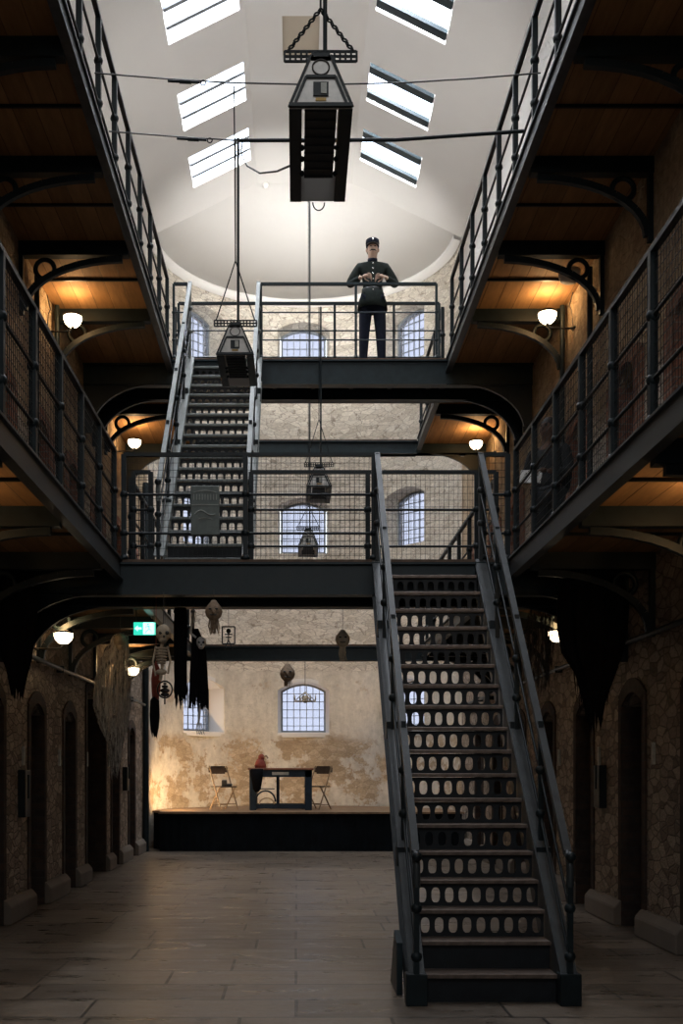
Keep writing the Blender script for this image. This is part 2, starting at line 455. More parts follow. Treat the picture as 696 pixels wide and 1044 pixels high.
# brick surrounds + door leaves + plinths
nd = 0
for s, X in ((-1, XL), (1, XR)):
    prev = YB
    for (y0, y1, z0, z1, d) in DO:
        if s < 0 and z0 < 0 and abs(y0-15.35) < .05: y0, y1, z1 = 15.06, 16.5, 2.75
        nd += 1
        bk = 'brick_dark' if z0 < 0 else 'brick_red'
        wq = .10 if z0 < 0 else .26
        mb = MB()
        fx0, fx1 = X-s*.02, X+s*(d-.02)
        zz0 = max(z0, 0) if z0 < 0 else z0+.02
        mb.box(fx0, y1-.012, zz0, fx1, y1+.02, z1-.12); mb.box(fx0, y0-.02, zz0, fx1, y0+.012, z1-.12)
        mb.box(fx0, y1, zz0, X+s*.03, y1+wq, z1-.05); mb.box(fx0, y0-wq, zz0, X+s*.03, y0, z1-.05)
        outer = arch_poly(y0-wq, y1+wq, z1-.05, z1+.14, .16)[2:]; inner = arch_poly(y0, y1, z1-.25, z1, .12)[2:]
        mb.prism(outer+inner[::-1], 'x', fx0, X+s*.03)
        d_o = struct('door_%d' % nd, MB().prism(arch_poly(y0+.014, y1-.014, zz0, z1-.01, .12), 'x', X+s*(d-.10), X+s*(d-.03)), 'door')
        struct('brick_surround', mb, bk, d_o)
        st = MB()
        for zz in (.5, 1.1, 1.7): st.box(X+s*(d-.115), y0+.03, zz0+zz, X+s*(d-.10), y1-.03, zz0+zz+.06)
        struct('iron_strap', st, 'iron', d_o)
        if z0 < 0:
            pm = MB(); a, b_ = prev+.0, y0
            pm.prism([(X-s*.09, 0), (X-s*.09, .18), (X-s*.03, .25), (X+s*.02, .25), (X+s*.02, 0)], 'y', a, b_)
            struct('baseboard_%s_%d' % ('left' if s < 0 else 'right', nd), pm, 'plinth', None, .012)
            prev = y1
    pm = MB().prism([(X-s*.09, 0), (X-s*.09, .18), (X-s*.03, .25), (X+s*.02, .25), (X+s*.02, 0)], 'y', prev, YC-.6)
    struct('baseboard_%s' % ('left' if s < 0 else 'right'), pm, 'plinth', None, .012)

# round end wall with nine arched windows
WZ = [(2.42, 3.52), (6.50, 7.66), (10.45, 11.62)]
def P2(r, a, z): return (XC+r*math.sin(a), YC+r*math.cos(a), z)
mb = MB(); NA = 48; R1, R2 = RC, RC+.62
vs = []
for i in range(NA+1):
    a = -PI/2+PI*i/NA
    for r in (R1, R2):
        for z in (0, WT+.1): vs.append(P2(r, a, z))
fs = []
for i in range(NA):
    b0, b1 = i*4, (i+1)*4
    fs += [(b0, b0+1, b1+1, b1), (b0+2, b1+2, b1+3, b0+3), (b0, b1, b1+2, b0+2), (b0+1, b0+3, b1+3, b1+1)]
fs += [(0, 2, 3, 1), (NA*4, NA*4+1, NA*4+3, NA*4+2)]
mb.add(vs, fs, False)
apse = struct('wall_back', mb, 'apse')
cs = []
PH = [-PI/4, 0, PI/4]
for ph in PH:
    Rm = Matrix.Translation((XC, YC, 0)) @ Matrix.Rotation(-ph, 4, 'Z')
    for (z0, z1) in WZ:
        # splayed recess then opening
        w0, w1 = .60, .50
        pi_ = arch_poly(-w0, w0, z0-.10, z1+.02, .20); po = arch_poly(-w1, w1, z0, z1, .17)
        c = MB(); n = len(pi_)
        v = [Rm @ Vector((u, R1-.25, z)) for u, z in pi_]+[Rm @ Vector((u, R2+.3, z)) for u, z in po]
        # make inner ring already at the wall face
        c.add([p-apse.location for p in v], [tuple(range(n)), tuple(range(2*n-1, n-1, -1))]+[(i, (i+1) % n, n+(i+1) % n, n+i) for i in range(n)])
        cs.append(c)
cut(apse, cs)
# windows
nw = 0
for iz, (z0, z1) in enumerate(WZ):
    for ph in PH:
        nw += 1
        root = bpy.data.objects.new('window_%d' % nw, None); C.objects.link(root); root['kind'] = 'structure'
        root.location = P2(R1+.42, ph, z0); root.rotation_euler = (0, 0, -ph)
        H = z1-z0; w1 = .515
        fr = MB(); outer = arch_poly(-w1, w1, -.02, H, .17); inner = arch_poly(-w1+.045, w1-.045, .03, H-.045, .15)
        n = len(outer)
        v = [(u, a, z) for a in (-.03, .03) for u, z in outer]+[(u, a, z) for a in (-.03, .03) for u, z in inner]
        f = []
        for i in range(n):
            j = (i+1) % n
            f += [(i, j, n+j, n+i), (2*n+i, 3*n+i, 3*n+j, 2*n+j), (i, 2*n+i, 2*n+j, j), (n+i, n+j, 3*n+j, 3*n+i)]
        fr.add(v, f)
        fr.build('window_frame', 'frame_grey', root, 0, True)
        br = MB()
        for k in range(1, 7):
            u = -w1+2*w1*k/7; zt = H-.17+.17*(1-(u/w1)**2)-.03
            br.box(u-.008, -.012, 0, u+.008, .012, zt)
        for k in range(1, 6): br.box(-w1+.03, -.012, H*k/6-.012-.04, w1-.03, .012, H*k/6+.002-.04)
        br.build('glazing_bar', 'frame_grey', root, 0, True)
        MB().prism(arch_poly(-w1+.03, w1-.03, .01, H-.03, .15), 'y', .015, .022).build('pane', 'tinted_glass', root, 0, True)
        if iz == 0:
            sl = MB(); sl.box(-.60, -.46, -.14, .60, -.02, -.03); sl.build('window_sill', 'white', root, .01, True)
            rv = MB()   # white painted reveal lining with face band
            o2 = arch_poly(-.66, .66, -.14, H+.09, .20); i2 = arch_poly(-.575, .575, -.03, H+.015, .185)
            nn = len(o2)
            v = [(u, a, z) for a in (-.44, -.405) for u, z in o2]+[(u, a, z) for a in (-.44, -.405) for u, z in i2]
            f = []
            for i in range(nn):
                j = (i+1) % nn
                f += [(i, j, nn+j, nn+i), (2*nn+i, 3*nn+i, 3*nn+j, 2*nn+j), (i, 2*nn+i, 2*nn+j, j), (nn+i, nn+j, 3*nn+j, 3*nn+i)]
            rv.add(v, f)
            i3 = arch_poly(-.505, .505, -.01, H-.005, .17)
            v = [(u, -.42, z) for u, z in i2]+[(u, -.02, z) for u, z in i3]
            rv.add(v, [(i, (i+1) % nn, nn+(i+1) % nn, nn+i) for i in range(nn)])
            rv.build('window_reveal', 'white', root, 0, True)

# vault
RZ = 13.08; FX0, FX1 = XC-.93, XC+.93
prof = [(XL-.3, WT-.15), (FX0, RZ), (FX1, RZ), (XR+.3, WT-.15), (XR+.3, WT+.35), (FX1, RZ+.5), (FX0, RZ+.5), (XL-.3, WT+.35)]
prof = [(XL-.6, RZ-(FX0-XL+.6)*.5), (FX0, RZ), (FX1, RZ), (XR+.6, RZ-(XR+.6-FX1)*.5),
        (XR+.6, RZ-(XR+.6-FX1)*.5+.14), (FX1, RZ+.14), (FX0, RZ+.14), (XL-.6, RZ-(FX0-XL+.6)*.5+.14)]
ceil = struct('ceiling', MB().prism(prof, 'y', YB-.3, YC), 'ceil')
SKY = [(y, y+1.0) for y in (7.6, 9.5, 11.45, 13.4, 15.3, 17.5, 19.3)]
cs = []
for (y0, y1) in SKY:
    for (x0, x1) in ((-1.93, -.86), (1.20, 2.25)):
        c = MB().box(x0, y0, 11.5, x1, y1, 15); cs.append(MB().add([v-ceil.location for v in c.v], c.f))
c = MB().box(-.22, 16.5, 12, .36, 17.5, 13.4); cs.append(MB().add([v-ceil.location for v in c.v], c.f))
cut(ceil, cs)
struct('trim_hatch', MB().box(-.22, 16.5, RZ+.06, .36, 17.5, RZ+.1), 'cream')
ns = 9
for (y0, y1) in SKY:
    for (x0, x1, s) in ((-1.93, -.86, 1), (1.20, 2.25, -1)):
        ns += 1
        root = bpy.data.objects.new('window_%d' % ns, None); C.objects.link(root); root['kind'] = 'structure'
        zc = lambda x: (RZ-(FX0-x)*.5) if s > 0 else (RZ-(x-FX1)*.5)
        root.location = ((x0+x1)/2, (y0+y1)/2, zc((x0+x1)/2))
        g = MB(); g.add([(x0,y0,zc(x0)+.12),(x1,y0,zc(x1)+.12),(x1,y1,zc(x1)+.12),(x0,y1,zc(x0)+.12)], [(0,1,2,3)])
        g.build('pane', 'glass', root)
        b = MB()
        for t in ((.30, .68) if s > 0 else (.20, .86)):
            yy = y0+(y1-y0)*t
            hh = .07 if s > 0 else .17
            b.bar((x0, yy, zc(x0)+.05), (x1, yy, zc(x1)+.05), hh, .06)
        b.build('rafter', 'frame_grey' if s > 0 else 'slate', root)  # left rafters coloured as lit, right ones as shaded
# half-cone over the round end
mb = MB(); N = 40; vs = []; fs = []
zo = RZ-(RC+.6-.93)*.5
for i in range(N+1):
    a = -PI/2+PI*i/N
    vs += [P2(.93, a, RZ), P2(RC+.6, a, zo), P2(.93, a, RZ+.14), P2(RC+.6, a, zo+.14)]
vs += [(XC, YC, RZ), (XC, YC, RZ+.14)]
ci, co = len(vs)-2, len(vs)-1
for i in range(N):
    a, b = 4*i, 4*i+4
    fs += [(a, b, b+1, a+1), (a+2, a+3, b+3, b+2), (a+1, b+1, b+3, a+3), (ci, b, a), (co, a+2, b+2)]
mb.add(vs, fs, True); ce = struct('ceiling_round_end', mb, 'ceil')
# little white ledge where wall and vault meet
mb = MB(); vs = []; fs = []
for i in range(N+1):
    a = -PI/2+PI*i/N
    vs += [P2(RC-.02, a, WT-.10), P2(RC-.16, a, WT-.06), P2(RC-.16, a, WT+.04), P2(RC-.02, a, WT+.12)]
for i in range(N):
    a, b = 4*i, 4*i+4
    fs += [(a+k, a+k+1, b+k+1, b+k) for k in range(3)]
mb.add(vs, fs, True); struct('trim_1', mb, 'white')
# entrance wall behind the viewer, a plain box without openings
fw = struct('wall_front', MB().box(XL-.6, YB-.4, -.1, XR+.6, YB, 14), 'wall')

# ------------------------------------------------------------------ galleries
def gallery(name, label, X, E, s, G, y0, y1, brk):
    """X wall, E void edge, s = +1 when the void lies towards +x from the wall"""
    root = thing(name, label, 'gallery', ((X+E)/2, (y0+y1)/2, G))
    MB().box(X, y0, G-.05, E-s*.02, y1, G).build('deck', 'deck_edge', root)
    MB().box(X, y0, G-.09, E-s*.03, y1, G-.05).build('board_lining', 'boards', root)
    g = MB()
    g.box(E-s*.025, y0, G-.20, E-s*.01, y1, G-.0); g.box(E-s*.06, y0, G-.205, E+s*.02, y1, G-.185); g.box(E-s*.06, y0, G-.012, E+s*.012, y1, G+.006)
    g.build('edge_girder', 'girder', root)
    for y in brk:
        b = MB(); b.box(X, y-.05, G-.24, E-s*.06, y+.05, G-.09); b.build('cross_beam', 'iron', root)
        w_ = abs(E-X)
        k = MB()
        k.box(X, y-.03, G-.85, X+s*.045, y+.03, G-.24)     # wall plate
        arm = []
        for i in range(11):
            t = PI/2*i/10
            arm.append((X+s*(.05+(w_-.18)*(1-math.cos(t))), y, G-.80+.53*math.sin(t)))
        for p, q in zip(arm[:-1], arm[1:]): k.bar(p, q, .055, .06)
        bo = k.build('bracket', 'iron', root)
        rg = MB(); cx, cz, rr = X+s*.27, G-.37, .10
        rg.tube([(cx+rr*math.cos(2*PI*i/20), y, cz+rr*math.sin(2*PI*i/20)) for i in range(20)], .026, 6, True)
        rg.build('bracket_ring', 'iron', bo)
    for y in [(a+b)/2 for a, b in zip(brk[:-1], brk[1:])]: MB().box(X, y-.012, G-.115, E-s*.06, y+.012, G-.09).build('board_joint', 'iron', root)
    return root
BR1 = [-1.8, -.15, 1.5, 3.15, 4.8, 6.45, 8.1, 9.8, 12.2, 13.9, 15.6, 17.3]
BR2 = [-1.5, .15, 1.8, 3.4, 5.05, 6.65, 8.25, 9.85, 11.42, 13.1, 16.5]
YG = 18.45
gallery('gallery_walkway', 'lower iron gallery walkway along the left wall, level with the first bridge', XL, EL, 1, G1, YB, YG, BR1)
gallery('gallery_walkway', 'lower iron gallery walkway along the right wall, where the man with the paper stands', XR, ER, -1, G1, YB, YG, BR1)
gallery('gallery_walkway', 'upper gallery walkway along the left wall with timber underside lit by a wall lamp', XL, EL, 1, G2, YB, YG, BR2)
gallery('gallery_walkway', 'upper gallery walkway along the right wall with timber underside lit by a wall lamp', XR, ER, -1, G2, YB, YG, BR2)

RH = (.26, .64, 1.03)
def railing(label, pts_along, G, mesh, ends=True, group=None, axis='y', at=0.0, mat='iron', big=True):
    """pts_along: sorted post positions along axis at the fixed other coordinate"""
    a0, a1 = pts_along[0], pts_along[-1]
    P = (lambda a, z: (at, a, z)) if axis == 'y' else (lambda a, z: (a, at, z))
    m = (a0+a1)/2
    root = thing('gallery_railing' if axis == 'y' else 'bridge_railing', label, 'railing', P(m, G), group)
    for a in pts_along:
        p = MB(); hw = .024 if big else .017
        c = P(a, 0)
        p.box(c[0]-hw, c[1]-hw, G, c[0]+hw, c[1]+hw, G+RH[2])
        p.lathe([(hw*2.0, 0), (hw*2.0, .02), (hw*1.2, .05)], (c[0], c[1], G), 10)
        for z in RH[:2]: p.ball((c[0], c[1], G+z), .042 if big else .028, nu=10, nv=6)
        p.build('post', mat, root)
    t = MB()
    if axis == 'y': t.box(at-.022, a0, G+RH[2]-.016, at+.022, a1, G+RH[2]+.018)
    else: t.box(a0, at-.022, G+RH[2]-.016, a1, at+.022, G+RH[2]+.018)
    t.build('top_rail', mat, root)
    for z in RH[:2]:
        MB().tube([P(a0, G+z), P(a1, G+z)], .013 if big else .010, 6).build('rail', mat, root)
    if mesh:
        w_ = MB(); n = int((a1-a0)/.048)
        for i in range(n+1):
            a = a0+(a1-a0)*i/n; c = P(a, 0); r = .0017
            w_.box(c[0]-r, c[1]-r, G+.03, c[0]+r, c[1]+r, G+RH[2]-.02)
        for j in range(15):
            z = G+.04+j*.07; r = .0017
            if axis == 'y': w_.box(at-r, a0, z-r, at+r, a1, z+r)
            else: w_.box(a0, at-r, z-r, a1, at+r, z+r)
        w_.build('wire_mesh', 'iron', root)
    return root
postsL = [10.42-.80*k for k in range(17)][::-1]
B1a, B1b = 10.55, 11.42
B2a, B2b = 14.85, 15.55
railing('black mesh railing of the lower left gallery, nearer than the lower bridge', postsL, G1, True, at=EL-.05)
railing('black mesh railing of the lower right gallery, before the man with papers', postsL, G1, True, at=ER+.05)
far1 = [11.5+.86*k for k in range(9)]
railing('black railing of the lower left gallery, beyond the lower bridge', far1, G1, False, at=EL-.05)
railing('black railing of the lower right gallery, beyond the lower bridge', far1, G1, False, at=ER+.05)
postsU = [14.7-.85*k for k in range(21)][::-1]
railing('open black railing on the upper gallery at the left, against the white vault', postsU, G2, False, at=EL-.05, big=True)
railing('open black railing on the upper gallery at the right, against the white vault', postsU, G2, False, at=ER+.05, big=True)
far2 = [15.65+.9*k for k in range(4)]
railing('short railing of the upper left gallery beyond the upper bridge', far2, G2, False, at=EL-.05)
railing('short railing of the upper right gallery beyond the upper bridge', far2, G2, False, at=ER+.05)

def bridge(name, label, ya, yb, G, xs0=None, xs1=None, hn=True, depth=.36, holes=False):
    root = thing(name, label, 'bridge', (XC, (ya+yb)/2, G))
    MB().box(EL-.0, ya, G-.04, ER+.0, yb, G).build('deck', 'deck_edge', root)
    for y, nm in ((ya, 'front'), (yb, 'rear')):
        s = 1 if y == ya else -1
        g = MB()
        g.box(XL, y, G-depth, XR, y+s*.02, G-.04)
        g.box(XL, y-.0, G-depth-.012, XR, y+s*.12, G-depth+.008); g.box(XL, y-s*.045, G-.055, XR, y+s*.10, G-.035)
        g.box(EL+.01, y-s*.045, G-depth-.014, ER-.01, y, G-depth+.004)
        go = g.build('girder', 'slate', root)
    if yb-ya > .3:
        u = MB()
        for x in [EL+.3+.55*k for k in range(7)]: u.box(x-.03, ya+.02, G-.2, x+.03, yb-.02, G-.04)
        u.build('floor_joist', 'iron', root)
    if hn:
        for X, s in ((XL, 1), (XR, -1)):
            for y in ((ya+.03, yb-.05) if yb-ya > .3 else (ya+.03,)):
                h = MB(); wd, dp = .98, .66
                arc = [(X+s*(.10+(wd-.10)*(1-math.cos(PI/2*i/12))), G-depth-dp+dp*math.sin(PI/2*i/12)) for i in range(13)]
                if not holes:
                    h.prism([(X, G-depth-dp)]+arc+[(X, G-depth)], 'y', y, y+.03)
                else:
                    # plate with three round holes near the top
                    zt = G-.04
                    po = MB().prism([(X, G-depth-dp)]+arc+[(X+s*wd, zt), (X, zt)], 'y', y, y+.03)
                    h = po
                for p, q in zip(arc[:-1], arc[1:]):
                    h.bar((p[0], y-.01, p[1]), (q[0], y-.01, q[1]), .055, .018)
                ho = h.build('haunch', 'iron', root)
                if holes:
                    cc = []
                    for (dx, dz, r) in ((.40, .20, .088), (.59, .155, .052), (.73, .15, .042)):
                        c = MB(); c.prism([(X+s*dx+r*math.cos(2*PI*i/24), G-dz+r*math.sin(2*PI*i/24)) for i in range(24)], 'y', y-.3, y+.3)
                        cc.append(MB().add([v-root.location for v in c.v], c.f))
                    cut(ho, cc)
    return root
bridge('footbridge', 'lower iron footbridge at the head of the front staircase', B1a, B1b, G1, depth=.34)
bridge('footbridge', 'upper iron footbridge on which the uniformed guard stands', B2a, B2b, G2, depth=.36)
bridge('tie_beam', 'far cross beam under the upper galleries, with round holes at its ends', 18.5, 18.62, G2, depth=.24, holes=True)
bridge('tie_beam', 'dark far cross beam under the lower galleries, above the stage windows', 17.7, 17.82, G1, depth=.25, holes=True)

SX0, SX1 = .79, 1.80      # front stair hand rails
FX_0, FX_1 = -1.46, -.52  # far stair hand rails
railing('mesh front railing of the lower bridge, left of the front staircase', [EL+.02, -.50, SX0-.03], G1, True, axis='x', at=B1a+.03)
railing('short front railing of the lower bridge, right of the front staircase', [SX1+.03, ER], G1, True, axis='x', at=B1a+.03)
railing('mesh rear railing of the lower bridge, right of the far staircase', [FX_1+.05, .74, 1.87, ER], G1, True, axis='x', at=B1b-.22)
railing('short rear railing of the lower bridge, left of the far staircase', [EL+.02, FX_0-.05], G1, True, axis='x', at=B1b-.22)
railing('front railing of the upper bridge, in front of the guard', [FX_1+.03, .82, 1.93], G2, False, axis='x', at=B2a+.03, mat='slate', big=False)
railing('rear railing of the upper bridge, behind the guard', [EL+.02, -.5, .55, 1.4, ER-.02], G2, False, axis='x', at=B2b-.05, mat='slate', big=False)
railing('short front railing of the upper bridge, left of the stair head', [EL+.02, FX_0-.04], G2, False, axis='x', at=B2a+.03, mat='slate', big=False)

# ------------------------------------------------------------------ staircases
def perf_plate(w_, h, n, ow, oh, th=.006, m=16):
    """vertical plate in xz centred on x=0, base z=0, with n oval holes"""
    mb = MB(); cw = w_/n
    for i in range(n):
        cx = -w_/2+cw*(i+.5); cz = h/2
        ov, re = [], []
        for k in range(m):
            t = 2*PI*(k+.5)/m; c, s_ = math.cos(t), math.sin(t)
            e = .75
            ov.append((cx+ow/2*math.copysign(abs(c)**e, c), cz+oh/2*math.copysign(abs(s_)**e, s_)))
            q = max(abs(c)/(cw/2), abs(s_)/(h/2)); re.append((cx+c/q, cz+s_/q))
        # snap corner samples so that the cell closes exactly
        vs = [(u, y, z) for y in (-th/2, th/2) for u, z in ov]+[(u, y, z) for y in (-th/2, th/2) for u, z in re]
        fs = []
        for k in range(m):
            j = (k+1) % m
            fs += [(k, j, 2*m+j, 2*m+k), (m+k, 3*m+k, 3*m+j, m+j), (k, m+k, m+j, j)]
        # corners
        mb.add(vs, fs)
        for sx in (-1, 1):
            for sz in (-1, 1):
                pts = sorted([p for p in re if (p[0]-cx)*sx > 0 and (p[1]-cz)*sz > 0], key=lambda p: math.hypot(p[0]-cx, p[1]-cz))[-2:]
                q = (cx+sx*cw/2, cz+sz*h/2)
                for y in (-th/2, th/2): mb.add([(pts[0][0], y, pts[0][1]), (pts[1][0], y, pts[1][1]), (q[0], y, q[1])], [(0,1,2)])
    return mb
RI = .19
def staircase(label, x0, x1, y1, yn, z0, zn, frame, tread_m, foot=False, cross=3):
    """nosing line from (y1,z0+RI) to (yn,zn); x0,x1 hand-rail lines"""
    root = thing('staircase', label, 'staircase', ((x0+x1)/2, y1, z0))
    xc = (x0+x1)/2; wt = (x1-x0)-.13; run = (yn-y1)/18
    tm = rm = sm = None
    for i in range(1, 20):
        y = y1+(i-1)*run; z = z0+RI*i
        if i < 19:
            t = MB().box(-wt/2, 0, -.020, wt/2, run+.035, 0); t.box(-wt/2, -.010, -.026, wt/2, 0, .003)
            if tm is None:
                o = t.build('tread', tread_m, root, .003, True); tm = o
            else: o = tm.copy(); C.objects.link(o)
            o.location = (0, y-y1, z-z0)
        if rm is None or i == 3:
            if i < 3: r = MB().box(-wt/2, -.003, 0, wt/2, .003, RI-.03)
            else: r = perf_plate(wt, RI-.03, 9, .062, .108)
            o = r.build('riser', 'riser', root, 0, True); rm = o
        else: o = rm.copy(); C.objects.link(o)
        o.location = (0, y-y1+.03, z-RI-z0+.001)
    sl = (zn-z0-RI)/(yn-y1)
    def zz(y): return z0+RI+(y-y1)*sl
    for X, s in ((x0, 1), (x1, -1)):
        st = MB(); xa = X+s*.045
        ya, yb = y1-.06, yn+.0
        zb = max(z0+.0, zz(ya)-.30)
        poly = [(ya, z0), (ya, zz(ya)+.07), (yb, zz(yb)-.01), (yb, zz(yb)-.33), (ya+.30, z0)]
        st.prism(poly, 'x', xa, xa+s*.012)
        # flanges facing out
        st.bar((X+s*.0, ya, zz(ya)+.07), (X+s*.0, yb, zz(yb)+.0), .10, .014)
        st.bar((X+s*.0, ya+.26, z0+.02), (X+s*.0, yb, zz(yb)-.33), .10, .014)
        so = st.build('stringer', frame, root)
        c = MB()
        for k in range(cross):
            y = y1+.75+k*.95
            c.box(X-s*.055, y-.06, zz(y)-.10, X+s*.05, y+.06, zz(y)+.04)
        c.build('stringer_cleat', 'iron', so)
        # hand rail
        H0, H1 = z0+1.0, zn+1.03
        h = MB(); h.bar((X, y1-.0, H0), (X, yn, H1), .05, .045); h.tube([(X, y1+.0, H0), (X, y1-.05, H0-.03), (X, y1-.075, H0-.10), (X, y1-.07, H0-.22)], .026, 8)
        h.build('handrail', frame, root)
        for dz in (.36, .68):
            MB().tube([(X, y1-.05, H0-dz), (X, yn, H1-dz)], .011, 6).build('rail', 'iron', root)
        for k, t in enumerate((0, .25, .5, .75, 1.0)):
            y = y1-.07+(yn-y1+.05)*t; zt = H0+(H1-H0)*t-(.12 if t == 0 else 0); zb_ = zz(y) if t > 0 else z0+.02
            b = MB(); b.box(X-.018, y-.018, zb_, X+.018, y+.018, zt)
            for dz in (.36, .68): b.ball((X, y, H0+(H1-H0)*t-dz), .038, nu=10, nv=6)
            if t == 0: b.ball((X, y-.02, H0-.02), .036, nu=10, nv=6)
            b.build('baluster', 'iron' if k < 4 or frame == 'slate' else frame, root)
        if foot:
            f = MB(); f.box(X-.07, y1-.10, 0, X+.07, y1+.02, RI+.02); f.build('foot_block', 'iron', root, .004)
            if s > 0:
                MB().prism([(y1+.25, 0), (y1+.25, .36), (y1+.45, .42), (y1+.75, 0)], 'x', X-.10, X-.06).build('foot_plate', 'slate', root)
    return root
M['rail_front'] = paint('slate_painted_rail', (.032,.038,.040), .42, .25)
staircase('front staircase of perforated black steel steps, rising from the flagstone floor', SX0, SX1, 7.17, 10.56, 0, G1, 'rail_front', 'tread', True)
staircase('far staircase with grey rails at the left, rising from the lower to the upper bridge', FX_0, FX_1, 11.47, 14.84, G1, G2, 'grey', 'grey', False, 3)

# ------------------------------------------------------------------ wall lamps
def wall_lamp(label, X, s, y, z, energy=11):
    root = thing('wall_lamp', label, 'lamp', (X, y, z))
    xb = X+s*.32
    b = MB(); b.lathe([(.012, -.075), (.055, -.068), (.088, -.035), (.105, .005), (.108, .05), (.10, .055), (.06, .058)], (xb, y, z), 20)
    b.build('glass_bowl', 'lamp_glass', root)
    r = MB(); r.lathe([(.113, .040), (.113, .062), (.104, .064), (.104, .040)], (xb, y, z), 20); r.ball((xb, y, z-.085), .018, nu=8, nv=6)
    r.build('rim', 'lamp_metal', root)
    a = MB(); a.tube([(X, y, z-.13), (X+s*.16, y, z-.13), (xb-s*.03, y, z-.125), (xb, y, z-.085)], .011, 8)
    a.lathe([(.05, -.01), (.05, .01)], (X, y, z-.13), 10); a.tube([(X+s*.02, y, z-.12), (X+s*.03, y+.02, z+.08), (X+s*.05, y+.05, z+.15), (X+s*.02, y, z+.3)], .006, 6)
    a.build('arm', 'lamp_metal', root)
    l = bpy.data.lights.new('lamp_bulb', 'POINT'); l.energy = energy; l.color = (1, .60, .26); l.shadow_soft_size = .07
    o = bpy.data.objects.new('lamp_bulb', l); C.objects.link(o); o.parent = root; o.location = (s*.32, 0, .13)
    return root
wall_lamp('lit bowl lamp under the upper gallery on the left wall, above the gallery railing', XL, 1, 12.6, 6.80)
wall_lamp('lit bowl lamp under the upper gallery on the right wall, above the man', XR, -1, 12.6, 6.84)
wall_lamp('small lit bowl lamp far down the left wall, left of the far staircase', XL, 1, 17.4, 6.82)
wall_lamp('small lit bowl lamp far down the right wall, above the front stair head', XR, -1, 17.6, 6.86)
wall_lamp('lit bowl lamp low on the left wall under the lower gallery, nearest the viewer', XL, 1, 12.1, 3.04, 9)
wall_lamp('lit bowl lamp low on the left wall between ghost and skeleton', XL, 1, 17.2, 3.13, 9)
wall_lamp('lit bowl lamp low on the right wall, half hidden by hanging dark gauze', XR, -1, 12.1, 3.06, 7)
wall_lamp('bowl lamp under the lower gallery on the left wall, just outside the left edge', XL, 1, 7.3, 3.10, 8)
wall_lamp('bowl lamp under the lower gallery on the right wall, just outside the right edge', XR, -1, 7.3, 3.10, 8)
wall_lamp('bowl lamp high on the left wall, hidden behind the nearer railing', XL, 1, 5.9, 6.80, 3)
wall_lamp('bowl lamp high on the right wall, out past the right edge', XR, -1, 5.9, 6.80, 3)

# ------------------------------------------------------------------ tie cables across the void
def tie_cable(label, y, z, thick, name='tie_cable'):
    root = thing(name, label, 'cable', (EL, y, z))
    pts = [(EL+.0, y, z+.03)]+[(EL+(ER-EL)*t, y, z+.03-.10*math.sin(PI*t)) for t in (.15, .3, .5, .7, .85)]+[(ER, y, z+.03)]
    MB().tube(pts, .0065, 6).build('wire', 'cable', root)
    tb = MB(); tx = EL+.62
    tb.tube([(tx, y, z-.035), (tx+.10, y, z-.04)], .012, 6); tb.tube([(tx+.10, y, z-.04), (tx+.20, y, z-.045)], .018, 8); tb.tube([(tx+.20, y, z-.045), (tx+.27, y, z-.05)], .011, 6)
    tb.tube([(tx+.30+.022*math.cos(a*PI/5), y, z-.052+.022*math.sin(a*PI/5)) for a in range(10)], .006, 6, True)
    tb.build('turnbuckle', 'iron', root)
    if thick:
        MB().tube([(-.545, y-.02, z-.065), (.9, y-.02, z-.06), (ER, y-.02, z+.02)], .017, 8).build('conduit', 'iron', root)
    return root
tie_cable('thin steel cable spanning the void, upper of the two in the picture', 9.15, 7.43, False)
tie_cable('lower of the two spanning cables, carrying a thick dark conduit', 9.85, 7.35, True)

